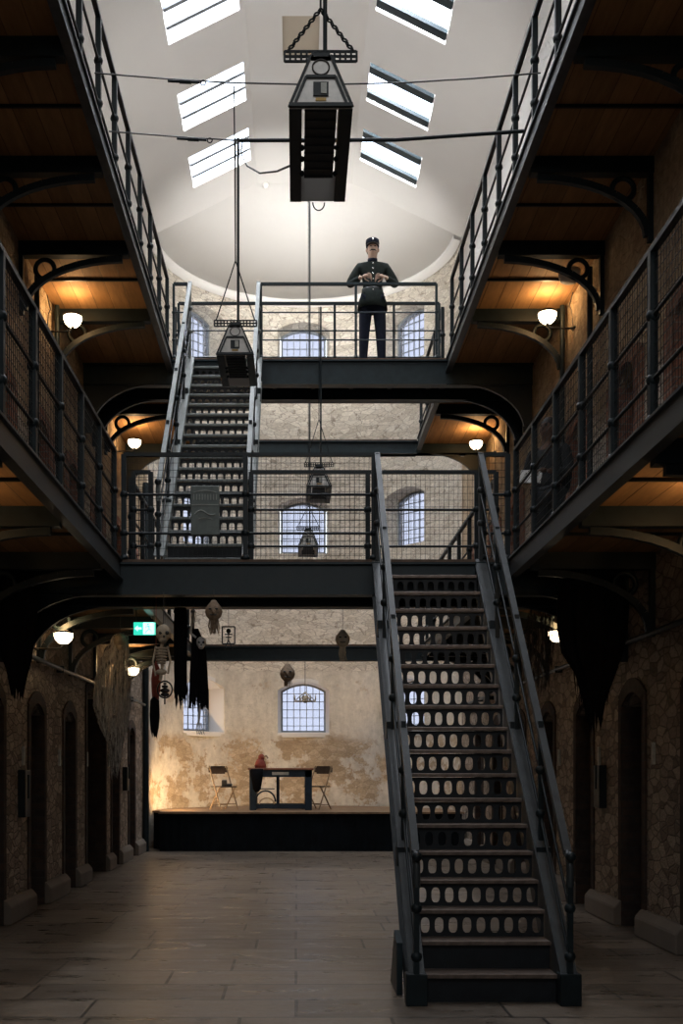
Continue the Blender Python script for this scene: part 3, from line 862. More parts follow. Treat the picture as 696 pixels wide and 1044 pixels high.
# ------------------------------------------------------------------ hanging hooded lanterns
def lantern(label, x, y, z, k, length, top, chain_to, group=None, cord=False):
    """x,y = front end centre; z = height of the open underside; k = scale (1 = .42 m wide)"""
    root = thing('hanging_lantern', label, 'lantern', (x, y, z), group)
    W = .21*k; T = .065*k; Hh = .34*k; L = length
    def sect(wb, wt, h, y_): return [(x-wb, y_, z), (x+wb, y_, z), (x+wt, y_, z+h), (x-wt, y_, z+h)]
    hd = MB()
    o = sect(W, T, Hh, y)+sect(W, T, Hh, y+L)
    for ya in (y, y+L-.012):
        hd.add(sect(W, T, Hh, ya)+sect(W, T, Hh, ya+.012), [(0,1,2,3),(7,6,5,4),(3,2,6,7),(0,3,7,4),(1,5,6,2),(0,4,5,1)])
    hd.box(x-T, y, z+Hh-.03*k, x+T, y+L, z+Hh)
    hd.build('hood', 'hood', root)
    # folded edge and vent disc on the front gable
    tr = MB()
    e = .012*k
    tr.bar((x-W, y-e, z+.01), (x+W, y-e, z+.01), e*2, e*2)
    for s in (-1, 1):
        tr.bar((x+s*W, y-e, z), (x+s*T, y-e, z+Hh), e*1.2, e*1.2)
        tr.bar((x+s*W*.80, y-e, z+.03*k), (x+s*W*.46, y-e, z+.20*k), e*1.2, e*1.2)
    tr.bar((x-W*.46, y-e, z+.20*k), (x+W*.46, y-e, z+.20*k), e*1.2, e*1.4)
    tr.build('gable_edging', 'iron', root)
    dm = MB(); dm.tube([(x+.055*k*math.cos(2*PI*i/20), y-.006, z+.265*k+.05*k*math.sin(2*PI*i/20)) for i in range(20)], .005*k, 6, True); dm.build('vent_ring', 'lamp_metal', root)
    wn = MB(); wn.box(x-.05*k, y-.012, z+.075*k, x+.05*k, y-.001, z+.165*k); wo = wn.build('control_box', 'iron', root)
    MB().box(x+.0*k, y-.018, z+.085*k, x+.038*k, y-.012, z+.155*k).build('control_window', 'tag', wo)
    MB().box(x-.035*k, y-.006, z+.045*k, x+.035*k, y-.001, z+.065*k).build('maker_label', 'yellow', root)
    # body hanging below the hood line: side cheeks, inner louvre box, rear plate
    fr = MB(); D = .05*k
    for s in (-1, 1):
        fr.prism([(x+s*W, z+.0), (x+s*(W-.012*k), z), (x+s*(W-.085*k), z+.16*k), (x+s*(W-.075*k), z+.17*k)], 'y', y+.01, y+L-.01)
        fr.box(x+s*(W-.085*k), y+.01, z-.008, x+s*W, y+L-.01, z+.006)
    fr.build('side_cheek', 'iron', root)
    lb = MB(); lb.box(x-.105*k, y+.012, z+.0*k, x+.105*k, y+L*.72, z+.12*k)
    for i in range(9):
        yy = y+.03+(L*.70-.03)*i/8; lb.box(x-.105*k, yy-.006, z-.008, x+.105*k, yy+.006, z+.0)
    lb.build('louvre_box', 'louvre', root)
    for s in (-1, 1):
        for q in (.38, .50, .66): MB().ball((x+s*.122*k, y+L*q, z-.005), .020*k, nu=8, nv=6).build('wing_nut', 'iron', root)
    MB().add([(x-.125*k, y+L-.10, z+.15*k), (x+.125*k, y+L-.10, z+.15*k), (x+W*.97, y+L-.014, z-.004), (x-W*.97, y+L-.014, z-.004), (x-.125*k, y+L-.094, z+.15*k), (x+.125*k, y+L-.094, z+.15*k), (x+W*.97, y+L-.008, z-.004), (x-W*.97, y+L-.008, z-.004)], [(0,1,2,3), (7,6,5,4), (0,4,5,1), (1,5,6,2), (2,6,7,3), (3,7,4,0)]).build('reflector', 'steel', root)
    bm_ = MB(); bm_.tube([(x+.01*k+.045*k*math.cos(PI*i/10), y+L+.005, z-.005-.06*k*math.sin(PI*i/10)) for i in range(11)], .005*k, 6); bm_.build('handle', 'iron', root)
    # perforated hanging bar: built as a flat strip with square holes
    pb = MB(); zb = z+Hh+.02*k; bw = .24*k; n = 13
    for zz in (0, .033*k, .066*k): pb.box(x-bw, y+.06, zb+zz-.005*k, x+bw, y+.075, zb+zz+.005*k)
    for i in range(n+1):
        xx = x-bw+2*bw*i/n; pb.box(xx-.007*k, y+.06, zb, xx+.007*k, y+.075, zb+.066*k)
    pb.box(x-.05*k, y+.03, zb-.03*k, x+.05*k, y+.10, zb+.03*k)
    pb.build('perforated_bar', 'iron', root)
    # pole
    MB().tube([(x+.03*k, y+.07, zb), (x+.03*k, y+.07, top)], .017*k if k > .9 else .012, 8).build('pole', 'iron', root)
    ch = MB(); zj = zb+.066*k
    apex = Vector((x-.0*k, y+.07, chain_to))
    for s in (-1, 1):
        p = Vector((x+s*.22*k, y+.07, zj))
        if not cord:
            n = 13
            for i in range(n):
                c = p.lerp(apex, (i+.5)/n); d = (apex-p)/n*.62
                if i % 2: ch.tube([c-d, c-d*.4+Vector((.012,0,0)), c+d*.4+Vector((.012,0,0)), c+d, c+d*.4-Vector((.012,0,0)), c-d*.4-Vector((.012,0,0))], .005, 5, True)
                else: ch.tube([c-d, c-d*.4+Vector((0,.012,0)), c+d*.4+Vector((0,.012,0)), c+d, c+d*.4-Vector((0,.012,0)), c-d*.4-Vector((0,.012,0))], .005, 5, True)
        else: ch.tube([p, apex], .006, 5)
    ch.tube([apex, (apex.x, apex.y, top)], .008 if k > .95 else .006, 6)
    ch.build('chain', 'iron', root)
    return root
lantern('large hooded metal lantern hanging nearest, high in front of the white vault', .134, 5.9, 5.17, .83, .97, 13.09, 5.76)
lantern('middle hooded lantern hanging from the conduit in front of the far staircase', -.553, 9.74, 5.295, .80, .78, 7.29, 6.18, cord=True)
lantern('small hooded lantern on a pole clamped to the upper bridge, before a window', .31, 14.73, 5.41, .83, .87, 7.9, 6.36, cord=True)
lantern('farthest small lantern, lowest in front of the middle row centre window', .20, 17.9, 5.26, .81, .9, 13.09, 5.95, cord=True)
tag(MB().tube([(-.553, 9.81, 6.18), (-.54, 9.5, 6.8), (-.53, 9.16, 7.36)], .006, 6).build('suspension_wire', 'cable'), 'thin wire from the upper cable down to the middle hooded lantern', 'wire')
tag(MB().tube([(-.03, 6.6, 5.25), (-.13, 7.3, 5.60), (-.28, 8.3, 6.14), (-.42, 9.2, 6.70), (-.50, 9.7, 7.1), (-.49, 9.83, 7.27)], .007, 6).build('power_cable', 'iron'), 'thin slack cable curving from the nearest lantern to the conduit', 'cable')

# ------------------------------------------------------------------ wall pipes
for X, s, lb in ((XL, 1, 'left'), (XR, -1, 'right')):
    p = MB(); p.tube([(X+s*.06, 4, 2.78), (X+s*.06, 20.4, 2.78)], .028, 8)
    for y in (6, 8.2, 10.9, 13.2, 16.8, 18.8): p.box(X, y-.02, 2.74, X+s*.09, y+.02, 2.82)
    tag(p.build('wall_pipe', 'slate'), 'straight pipe clipped along the %s wall above the cell doors' % lb, 'pipe')
for X, s, y in ((XL, 1, 12.9), (XR, -1, 12.9), (XL, 1, 11.9), (XR, -1, 11.7), (XL, 1, 20.5)):
    z0, z1 = (5.3, 7.1) if y < 13 and y > 12.5 else ((4.2, 7.0) if y < 12.5 else (0, 7.0))
    tag(MB().tube([(X+s*.07, y, z0), (X+s*.07, y, z1)], .03 if y < 20 else .06, 8).build('downpipe', 'iron'),
        'vertical dark pipe on the %s wall %s' % ('left' if X < 0 else 'right', 'at the far corner beside the stage' if y > 20 else ('just beyond the bowl lamp' if y > 12.5 else 'nearer than the bowl lamp')), 'pipe')
# cell number plates and boxes
for k in range(0, 5):
    y = 9.75+1.75*k
    for X, s, lb in ((XL, 1, 'left'), (XR, -1, 'right')):
        tag(MB().box(X+s*.005, y, 1.60, X+s*.03, y+.05, 1.80).build('number_plate', 'tag'), 'small pale upright plate beside a ground floor cell door on the %s wall' % lb, 'plate', 'door plates on the %s wall' % lb)
def iron_box(X, s, y, z0, z1):
    r = thing('wall_box', 'narrow dark iron box on the %s wall between two cell doors, %s' % ('left' if s > 0 else 'right', 'nearer' if y < 12 else 'farther'), 'box', (X, y, z0))
    MB().box(X, y, z0, X+s*.08, y+.22, z1).build('casing', 'iron', r, .006)
    MB().tube([(X+s*.10, y+.05, z0+.2), (X+s*.10, y+.05, z0+.45)], .012, 6).build('lever', 'slate', r)
iron_box(XL, 1, 11.35, 1.05, 1.55); iron_box(XR, -1, 11.3, 1.15, 1.6); iron_box(XL, 1, 18.2, 1.2, 1.6)

# ------------------------------------------------------------------ stage and its furniture
SY0, SY1, SZ = 20.5, 24.0, .75
root = thing('stage', 'low stage with black draped front across the far end', 'stage', (XC, 22, 0))
top = [(-2.62, SY0), (XR-.06, SY0), (XR-.06, YC)]
for i in range(1, 16):
    a = PI/2-PI*i/16; top.append((XC+(RC-.06)*math.sin(a), YC+(RC-.06)*math.cos(a)))
top += [(XL+.10, YC), (-2.62, 21.0)]
MB().prism(top, 'z', SZ-.035, SZ).build('stage_deck', 'stage_top', root)
d = MB(); n = 130; vs = []
for i in range(n+1):
    x = -2.60+(XR-.1+2.60)*i/n; vs += [(x, SY0+.03+.012*math.sin(i*1.9), 0), (x, SY0+.03+.012*math.sin(i*1.9+.3), SZ-.035)]
d.add(vs, [(2*i, 2*i+2, 2*i+3, 2*i+1) for i in range(n)], True); d.build('front_drape', 'stage_cloth', root)
MB().prism([(p[0]*.99, p[1]+.08 if p[1] < 21 else p[1]) for p in top], 'z', 0.01, SZ-.04).build('stage_frame', 'stage_cloth', root)

def folding_chair(label, x, y, rz, group):
    r = thing('folding_chair', label, 'chair', (x, y, SZ), group, rz)
    # faces +x locally
    MB().prism(arch_poly(-.19, .19, .45, .475, .0)[:2]+[(.19, .475), (-.19, .475)], 'x', -.20, .20).build('seat', 'chair_seat', r, .006, True)
    b = MB(); pts = []
    for i in range(9):
        t = -1+2*i/8; pts.append((-.25+.03*t*t, .20*t))
    for i, (p, q) in enumerate(zip(pts[:-1], pts[1:])): b.bar((p[0], p[1]*1.12, .80), (q[0], q[1]*1.12, .80), .018, .10 if i in (0, 7) else .16)
    b.build('backrest', 'chair_seat', r, 0, True)
    for s in (-1, 1):
        MB().tube([(.22, s*.20, 0), (-.02, s*.20, .44), (-.24, s*.20, .88)], .014, 8).build('leg', 'chair_wood', r, 0, True)
        MB().tube([(-.24, s*.18, 0), (.14, s*.18, .46)], .014, 8).build('leg', 'chair_wood', r, 0, True)
    MB().tube([(.16, -.20, .12), (.16, .20, .12)], .010, 6).build('stretcher', 'chair_wood', r, 0, True)
    MB().tube([(-.18, -.18, .09), (-.18, .18, .09)], .010, 6).build('stretcher', 'chair_wood', r, 0, True)
    return r
folding_chair('folding chair left of the blue table, with a dark object on its seat', -1.46, 21.75, -.95, None)
folding_chair('folding chair partly behind the right end of the blue table', .42, 22.0, PI+.95, None)
ob = thing('box_camera', 'small black box-like object lying on the seat of the left folding chair', 'box', (-1.42, 21.7, SZ+.475))
MB().box(-1.50, 21.66, SZ+.475, -1.40, 21.80, SZ+.60).build('body', 'shoe', ob, .01); MB().box(-1.40, 21.62, SZ+.475, -1.29, 21.80, SZ+.525).build('base', 'shoe', ob, .01)
tb = thing('display_table', 'dark blue framed table with reddish top in the middle of the stage', 'table', (-.31, 21.5, SZ))
tx0, tx1, ty0, ty1 = -.93, .31, 21.4, 22.05
MB().box(tx0-.03, ty0-.03, SZ+.80, tx1+.03, ty1+.03, SZ+.84).build('tabletop', 'table_top', tb, .006)
MB().box(tx0, ty0, SZ+.66, tx1, ty0+.03, SZ+.80).build('apron', 'table', tb); MB().box(tx0, ty1-.03, SZ+.66, tx1, ty1, SZ+.80).build('apron', 'table', tb)
for x in (tx0, tx1-.14):
    for y in (ty0, ty1-.10): MB().box(x, y, SZ, x+.14, y+.10, SZ+.80).build('leg', 'table', tb, .008)
MB().box(tx0+.14, ty0+.02, SZ+.03, tx1-.14, ty0+.07, SZ+.12).build('stretcher', 'table', tb); MB().box(tx0+.14, ty1-.07, SZ+.03, tx1-.14, ty1-.02, SZ+.12).build('stretcher', 'table', tb)
MB().box(-.40, ty0+.25, SZ+.1, -.34, ty0+.32, SZ+.66).build('centre_post', 'table', tb)
MB().box(-.48, ty0-.006, SZ+.70, -.15, ty0, SZ+.76).build('pale_label', 'tag', tb)
ar = MB(); ar.tube([(-.62+.20*math.cos(PI*i/12), ty0+.30, SZ+.16+.22*math.sin(PI*i/12)) for i in range(13)], .018, 8); ar.tube([(-.80, ty0+.3, SZ+.42), (-.44, ty0+.3, SZ+.42)], .012, 6)
ar.build('arched_brace', 'table', tb)
bgx = thing('draped_bust', 'dark red draped figure-like bundle standing on the left of the blue table', 'bundle', (-.72, 21.6, SZ+.84))
b = MB(); b.lathe([(.10, 0), (.105, .05), (.085, .12), (.06, .18)], (-.72, 21.6, SZ+.84), 12, 1.1, .8); b.ball((-.70, 21.6, SZ+1.05), .065, 1.0, .9, 1.1)
b.build('cloth_body', 'red', bgx)
MB().tube([(-.66, 21.58, SZ+1.06), (-.60, 21.57, SZ+1.08), (-.57, 21.57, SZ+1.03)], .018, 6).build('spout', 'sack', bgx)
dd = MB(); dd.lathe([(.03, -.46), (.07, -.40), (.10, -.2), (.11, 0)], (-.78, 21.36, SZ+.82), 10, 1.1, .3)
tag(dd.build('dark_garment', 'shroud'), 'dark garment hanging down at the left leg of the blue table', 'garment')
bt = thing('wooden_trug', 'pale low trug on the stage under the blue table', 'trug', (-.60, 21.9, SZ))
MB().box(-.78, 21.84, SZ, -.42, 22.0, SZ+.10).build('tray', 'bone', bt, .01)
MB().tube([(-.60+.15*math.cos(PI*i/10), 21.92, SZ+.10+.13*math.sin(PI*i/10)) for i in range(11)], .012, 6).build('handle', 'bone', bt)

# ------------------------------------------------------------------ exit sign, plaque, hanging props
es = thing('exit_sign', 'green lit exit sign with white arrow and running man under the lower left gallery', 'sign', (-1.835, 13.0, 3.19))
MB().box(-1.96, 13.0, 3.18, -1.70, 13.04, 3.33).build('sign_panel', 'sign_green', es)
MB().box(-1.845, 12.994, 3.185, -1.705, 13.0, 3.325).build('white_field', 'sign_white', es)
ar = MB(); ar.prism([(-1.945, 3.255), (-1.91, 3.29), (-1.91, 3.267), (-1.865, 3.267), (-1.865, 3.243), (-1.91, 3.243), (-1.91, 3.22)], 'y', 12.993, 13.0); ar.build('arrow', 'sign_white', es)
mn = MB(); mn.ball((-1.785, 12.99, 3.305), .010, 1, .3, 1)
for p, q in (((-1.785, 3.29), (-1.77, 3.25)), ((-1.77, 3.25), (-1.80, 3.225)), ((-1.80, 3.225), (-1.815, 3.20)), ((-1.77, 3.25), (-1.745, 3.225)), ((-1.745, 3.225), (-1.75, 3.195)), ((-1.785, 3.285), (-1.815, 3.265)), ((-1.785, 3.285), (-1.755, 3.27))):
    mn.bar((p[0], 12.99, p[1]), (q[0], 12.99, q[1]), .011, .006)
mn.build('running_man', 'sign_green', es)
for x in (-1.93, -1.73): MB().tube([(x, 13.02, 3.33), (x, 13.02, 3.52)], .006, 6).build('hanger', 'iron', es)

pq = thing('plaque', 'grey embossed plaque fixed to the mesh of the lower bridge, before the far stair', 'plaque', (-.90, 10.53, G1+.22))
px0, px1, pz0, pz1 = -1.03, -.75, G1+.235, G1+.715
MB().box(px0, 10.525, pz0, px1, 10.545, pz1).build('plate', 'plaque', pq, .006)
em = MB(); cx, cz = (px0+px1)/2, pz0+.20
em.tube([(cx-.10+.2*i/12, 10.522, cz+.022*math.sin(PI*2*i/12)+.02*math.sin(PI*i/12)) for i in range(13)], .007, 6)
em.tube([(cx-.07+.14*i/10, 10.522, cz-.05+.012*math.sin(PI*i/10)) for i in range(11)], .004, 6)
em.tube([(cx-.11+.22*i/10, 10.522, pz0+.41+.02*math.sin(PI*i/10)) for i in range(11)], .005, 6)
for i in range(9): em.bar((cx-.11+.0275*i, 10.522, pz0+.34), (cx-.11+.0275*i, 10.522, pz0+.395), .008, .006)
em.box(px0+.01, 10.52, pz0+.285, px1-.01, 10.525, pz0+.295)
em.build('embossed_emblem', 'plaque_relief', pq)

def drape(mb, cx, cy, rows, folds=9, depth=.5, ragged=.08, n=48, seed=1):
    """rows: (z, halfwidth, xoffset) from top to bottom; folded hollow cloth"""
    rnd = random.Random(seed); ph = [rnd.uniform(0, 6.3) for _ in range(4)]; rag = [rnd.uniform(-1, 1)*ragged for _ in range(n)]
    vs = []; fs = []; m = len(rows)
    for j, (z, hw, xo) in enumerate(rows):
        f = j/(m-1)
        for k in range(n):
            t = 2*PI*k/n
            r = hw*(1+(.05+.22*f)*math.sin(folds*t+ph[0]+f)+.08*f*math.sin(2.3*folds*t+ph[1]))
            vs.append((cx+xo+r*math.cos(t), cy+r*depth*math.sin(t), z+(rag[k] if j == m-1 else 0)*1.0+rag[k]*.4*f))
    for j in range(m-1):
        for k in range(n): fs.append((j*n+k, j*n+(k+1) % n, (j+1)*n+(k+1) % n, (j+1)*n+k))
    fs.append(tuple(range(n)))
    mb.add(vs, fs, True); return mb
def strands(mb, cx, cy, z0, z1, hw, dp, n, r=.004, seed=3):
    rnd = random.Random(seed)
    for i in range(n):
        x = cx+rnd.uniform(-hw, hw); y = cy+rnd.uniform(-dp, dp); zz = z1+rnd.uniform(-.05, .16)*(z0-z1)
        mb.tube([(x, y, z0), (x+rnd.uniform(-.015, .015), y, (z0+zz)/2), (x+rnd.uniform(-.02, .02), y, zz)], [r, r, r*.4], 4, caps=False)
    return mb
def skull(mb, c, r):
    x, y, z = c
    mb.ball((x, y, z), r, .86, 1.0, .95, 14, 10); mb.ball((x, y-r*.30, z-r*.75), r*.52, .95, .9, .9, 12, 8)
    return mb
def skull_dark(mb, c, r):
    x, y, z = c
    for s in (-1, 1): mb.ball((x+s*r*.34, y-r*.86, z-r*.10), r*.22, 1, .6, 1, 8, 6)
    mb.ball((x, y-r*.88, z-r*.50), r*.11, 1, .5, 1.4, 8, 6); mb.box(x-r*.26, y-r*.80, z-r*.98, x+r*.26, y-r*.74, z-r*.93)
    return mb
# ghost
gx, gy = -2.22, 13.0
gh = thing('hanging_ghost', 'tattered grey-white gauze ghost hanging by the left wall', 'halloween ghost', (gx, gy, 1.9))
skull(MB(), (gx+.10, gy, 3.10), .095).build('head', 'bone', gh)
drape(MB(), gx, gy, [(3.20, .03, .10), (3.16, .09, .10), (3.05, .12, .08), (2.90, .155, .045), (2.65, .19, .01), (2.35, .195, -.005), (2.10, .15, .02), (1.90, .08, .04), (1.58, .03, .03)], 13, .35, .12, 96, 4).build('gauze', 'gauze', gh)
MB().tube([(gx+.10, gy, 3.20), (gx+.10, gy, 3.52)], .003, 5).build('string', 'cable', gh)
# skeleton
kx, ky = -1.31, 10.47
sk = thing('hanging_skeleton', 'hanging skeleton figure with bent skull, overlapping the exit sign', 'skeleton', (kx, ky, 2.3))
zk = 2.88
s_ = MB(); skull(s_, (kx+.02, ky, zk), .088); s_.build('skull', 'bone', sk)
skull_dark(MB(), (kx+.035, ky, zk), .088).build('eye_socket', 'shoe', sk)
s_ = MB(); s_.tube([(kx+.02, ky, zk-.06), (kx-.01, ky, zk-.18), (kx+.01, ky, zk-.32), (kx-.01, ky, zk-.46)], .016, 8)
for i in range(6): s_.tube([(kx+(.062-.005*i)*math.cos(2*PI*a/12), ky+.04*math.sin(2*PI*a/12), zk-.15-.028*i) for a in range(12)], .009, 5, True)
s_.ball((kx+.0, ky, zk-.38), .05, 1.1, .6, .6); s_.build('rib_cage', 'bone', sk)
s_ = MB(); s_.tube([(kx-.05, ky, zk-.13), (kx-.08, ky-.02, zk-.28), (kx-.05, ky-.04, zk-.42)], .010, 6); s_.tube([(kx+.06, ky, zk-.13), (kx+.09, ky-.02, zk-.27), (kx+.07, ky-.04, zk-.40)], .010, 6); s_.build('arm', 'bone', sk)
MB().tube([(kx+.02, ky, zk+.08), (kx+.02, ky+.03, 3.28)], .003, 5).build('string', 'cable', sk)
rb = drape(MB(), -1.455, 11.2, [(2.68, .008, 0), (2.60, .035, 0), (2.50, .045, 0), (2.37, .04, .0), (2.30, .03, 0)], 5, .6, .03, 24, 9); rb.tube([(-1.455, 11.2, 2.6), (-1.455, 11.2, 3.42)], .003, 5); tag(rb.build('red_ribbon', 'red'), 'dark red rag hanging below the skeleton', 'rag')
bb = drape(MB(), -1.47, 11.2, [(2.31, .02, 0), (2.27, .045, 0), (2.12, .05, 0), (1.98, .04, .0), (1.93, .02, 0)], 6, .6, .04, 24, 11); bb.tube([(-1.475, 11.2, 2.2), (-1.475, 11.2, 3.42)], .003, 5); tag(bb.build('black_rag', 'shroud'), 'long narrow black rag hanging left of the stage window', 'rag')
# ring ornament
oy = 11.0; ox, oz = -1.34, 2.37
orn = thing('ring_ornament', 'black ring ornament with a tree-like cut-out hanging left of the black cloths', 'ornament', (ox, oy, oz-.1))
MB().tube([(ox+.075*math.cos(2*PI*i/24), oy, oz+.085*math.sin(2*PI*i/24)) for i in range(24)], .009, 6, True).build('ring', 'shoe', orn)
t = MB()
for i, (wd, z) in enumerate(((.045, -.05), (.05, -.01), (.035, .03), (.02, .06))): t.ball((ox, oy, oz+z), wd, 1, .25, .5, 8, 6)
t.bar((ox, oy, oz-.15), (ox, oy, oz+.07), .014, .014); t.build('tree_figure', 'shoe', orn)
MB().tube([(ox, oy, oz+.085), (ox, oy, 3.42)], .0025, 5).build('string', 'cable', orn)
# black cloths
cl = drape(MB(), -1.215, 11.3, [(3.25, .06, 0), (3.1, .068, 0), (2.9, .066, 0), (2.6, .06, .0), (2.30, .05, .01)], 7, .5, .10, 44, 21)
strands(cl, -1.215, 11.3, 2.5, 2.26, .06, .04, 26, .004, 5)
tag(cl.build('black_cloth', 'shroud'), 'long black cloth hanging left of the robed reaper', 'cloth')
rx, ry = -1.025, 11.3
rp = thing('hanging_reaper', 'black robed reaper with white skeletal hand hanging before the left stage window', 'halloween figure', (rx, ry, 2.2))
d_ = drape(MB(), rx, ry, [(3.03, .03, -.03), (2.95, .05, -.02), (2.80, .07, -.0), (2.6, .08, 0), (2.4, .085, 0), (2.26, .085, 0)], 7, .5, .08, 48, 31)
strands(d_, rx, ry, 2.45, 2.20, .085, .05, 34, .004, 6); d_.build('robe', 'shroud', rp)
s_ = MB(); skull(s_, (rx+.035, ry-.06, 2.88), .062); s_.build('skull', 'pale', rp); skull_dark(MB(), (rx+.04, ry-.06, 2.88), .062).build('eye_socket', 'shoe', rp)
s_ = MB(); s_.tube([(rx-.06, ry-.05, 3.10), (rx-.08, ry-.05, 2.98), (rx-.02, ry-.06, 2.93)], .012, 6)
for a in range(4): s_.tube([(rx-.06+.008*a, ry-.05, 3.09), (rx-.075+.016*a, ry-.05, 3.15), (rx-.08+.022*a, ry-.05, 3.20)], .005, 5)
s_.build('hand', 'pale', rp)
s_ = MB()
s_.tube([(rx+.02, ry, 2.24), (rx+.01, ry, 2.12), (rx+.0, ry-.01, 2.03)], .012, 6)
for a in range(4): s_.tube([(rx-.01+.012*a, ry-.01, 2.04), (rx-.02+.02*a, ry-.03, 1.98), (rx-.01+.026*a, ry-.03, 1.92)], .006, 5)
s_.build('foot', 'pale', rp)
MB().tube([(rx-.05, ry, 3.04), (rx-.05, ry, 3.28)], .003, 5).build('string', 'cable', rp)
# shrunken heads
def head(label, x, y, z, r, m, tail, zs, mask=False):
    t = thing('shrunken_head', label, 'hanging head', (x, y, z-r))
    b = MB(); b.lathe([(r*.25, r*1.25), (r*.5, r*.9), (r*.92, r*.35), (r, -.1*r), (r*.85, -r*.6), (r*.5, -r*.98), (r*.2, -r*1.1)], (x, y, z), 16, 1, .9)
    b.tube([(x-r*.1, y-r*.85, z+.1*r), (x, y-r*1.15, z-.25*r), (x+r*.05, y-r*.9, z-.3*r)], r*.14, 6); b.build('face', m, t)
    e = MB()
    for s in (-1, 1): e.ball((x+s*r*.36, y-r*.80, z+r*.15), r*.16, 1.2, .5, .7, 8, 6)
    e.tube([(x-r*.35, y-r*.78, z-.5*r), (x, y-r*.86, z-.56*r), (x+r*.35, y-r*.78, z-.5*r)], r*.06, 5); e.build('eye_and_mouth', 'shoe', t)
    s2 = strands(MB(), x, y, z-r*.8, z-r*.8-tail, r*.45, r*.3, 22, .006, int(abs(x)*100)); s2.build('beard', m, t)
    MB().tube([(x, y, z+r), (x, y, zs)], .003, 5).build('string', 'cable', t)
head('pale brown shrunken head on a string before the lower bridge, above the left stage window', -.80, 10.46, 3.09, .085, 'sack', .16, 3.30)
head('round dark brown shrunken head hanging from the far beam above the centre stage window', -.145, 17.64, 3.13, .125, 'sack', .12, 3.37)
head('mask-like long brown shrunken head hanging nearest the front staircase', .487, 11.36, 2.93, .078, 'bone', .17, 3.25)
# framed skeleton
fx, fy, fz = -.71, 11.3, 2.96
fr = thing('framed_skeleton', 'small open frame holding a little skeleton, hanging beside the pale head', 'ornament', (fx, fy, fz-.1))
f = MB()
for a, b in (((-.065, -.09), (.065, -.09)), ((-.065, .09), (.065, .09)), ((-.065, -.09), (-.065, .09)), ((.065, -.09), (.065, .09))): f.bar((fx+a[0], fy, fz+a[1]), (fx+b[0], fy, fz+b[1]), .014, .014)
f.build('frame', 'shoe', fr)
f = MB(); f.ball((fx, fy, fz+.045), .025, 1, .7, 1.1, 10, 8)
for a, b in (((0, .02), (0, -.05)), ((-.04, .01), (.04, .01)), ((-.03, -.02), (.03, -.02)), ((0, -.05), (-.04, -.14)), ((0, -.05), (.04, -.14))): f.bar((fx+a[0], fy, fz+a[1]), (fx+b[0], fy, fz+b[1]), .012, .012)
f.build('little_skeleton', 'shoe', fr); MB().tube([(fx, fy, fz+.09), (fx, fy, 3.25)], .0025, 5).build('string', 'cable', fr)
# pendant in the centre stage window
cx, cy, cz = .17, 20.9, 2.90
pn = thing('chandelier', 'small pale chandelier hanging in front of the centre stage window', 'chandelier', (cx, cy, cz-.2))
c = MB(); c.tube([(cx+.20*math.cos(2*PI*i/24), cy+.12*math.sin(2*PI*i/24), cz-.02) for i in range(24)], .013, 6, True); c.build('ring', 'bone', pn)
c = MB()
for i in range(6):
    a = 2*PI*i/6; c.tube([(cx, cy, cz+.16), (cx+.12*math.cos(a), cy+.07*math.sin(a), cz+.06), (cx+.20*math.cos(a), cy+.12*math.sin(a), cz-.02)], .009, 6)
c.ball((cx, cy, cz+.02), .06, 1, 1, 1.3, 12, 8); c.build('arms', 'bone', pn)
for i in range(6):
    a = 2*PI*i/6; MB().lathe([(.014, 0), (.014, .08), (.003, .11)], (cx+.20*math.cos(a), cy+.12*math.sin(a), cz), 8).build('candle', 'pale', pn)
MB().tube([(cx, cy, cz+.16), (cx, cy, 3.9), (cx, 17.76, 3.38)], .006, 6).build('chain', 'cable', pn)
# black shroud at the right and gauze before the lamp
bx, by = 2.74, 10.0
bs = thing('black_shroud', 'big black hooded shroud hanging from the lower right gallery', 'halloween figure', (bx, by, 2.0))
d_ = drape(MB(), bx, by, [(3.50, .10, .02), (3.35, .26, .02), (3.1, .31, 0), (2.85, .29, .0), (2.65, .25, .0), (2.45, .16, .03), (2.2, .09, .02), (2.0, .05, .02)], 9, .6, .12, 60, 51)
strands(d_, bx, by, 2.7, 2.15, .16, .08, 40, .006, 8); d_.build('cloth', 'shroud', bs)
strands(MB(), bx+.02, by, 2.45, 2.02, .07, .05, 20, .005, 12).build('fringe', 'shroud', bs)
gz = drape(MB(), 2.62, 11.6, [(3.52, .05, 0), (3.25, .12, 0), (3.0, .14, .0), (2.75, .12, 0), (2.5, .08, 0)], 7, .4, .12, 40, 61)
tag(gz.build('dark_gauze', 'gauze_dark'), 'dark torn gauze hanging in front of the low lamp on the right', 'gauze')
lx = drape(MB(), -2.62, 10.1, [(3.52, .12, 0), (3.2, .20, 0), (2.9, .16, .0), (2.6, .12, 0), (2.35, .05, 0)], 7, .5, .12, 40, 71)
tag(lx.build('black_drape', 'shroud'), 'black tattered drape hanging at the left edge under the lower gallery', 'drape')
tag(MB().ball((-.60, 21.2, 13.04), .07, nu=14, nv=8).build('smoke_detector', 'white'), 'small round detector on the white vault right of the left skylights', 'detector')
tag(MB().lathe([(.0, -.07), (.10, -.06), (.12, 0), (.12, .05)], (3.0, 11.85, 6.98), 16).build('round_vent', 'pale') , 'pale round fitting under the upper right gallery above the bracket ring', 'fitting')

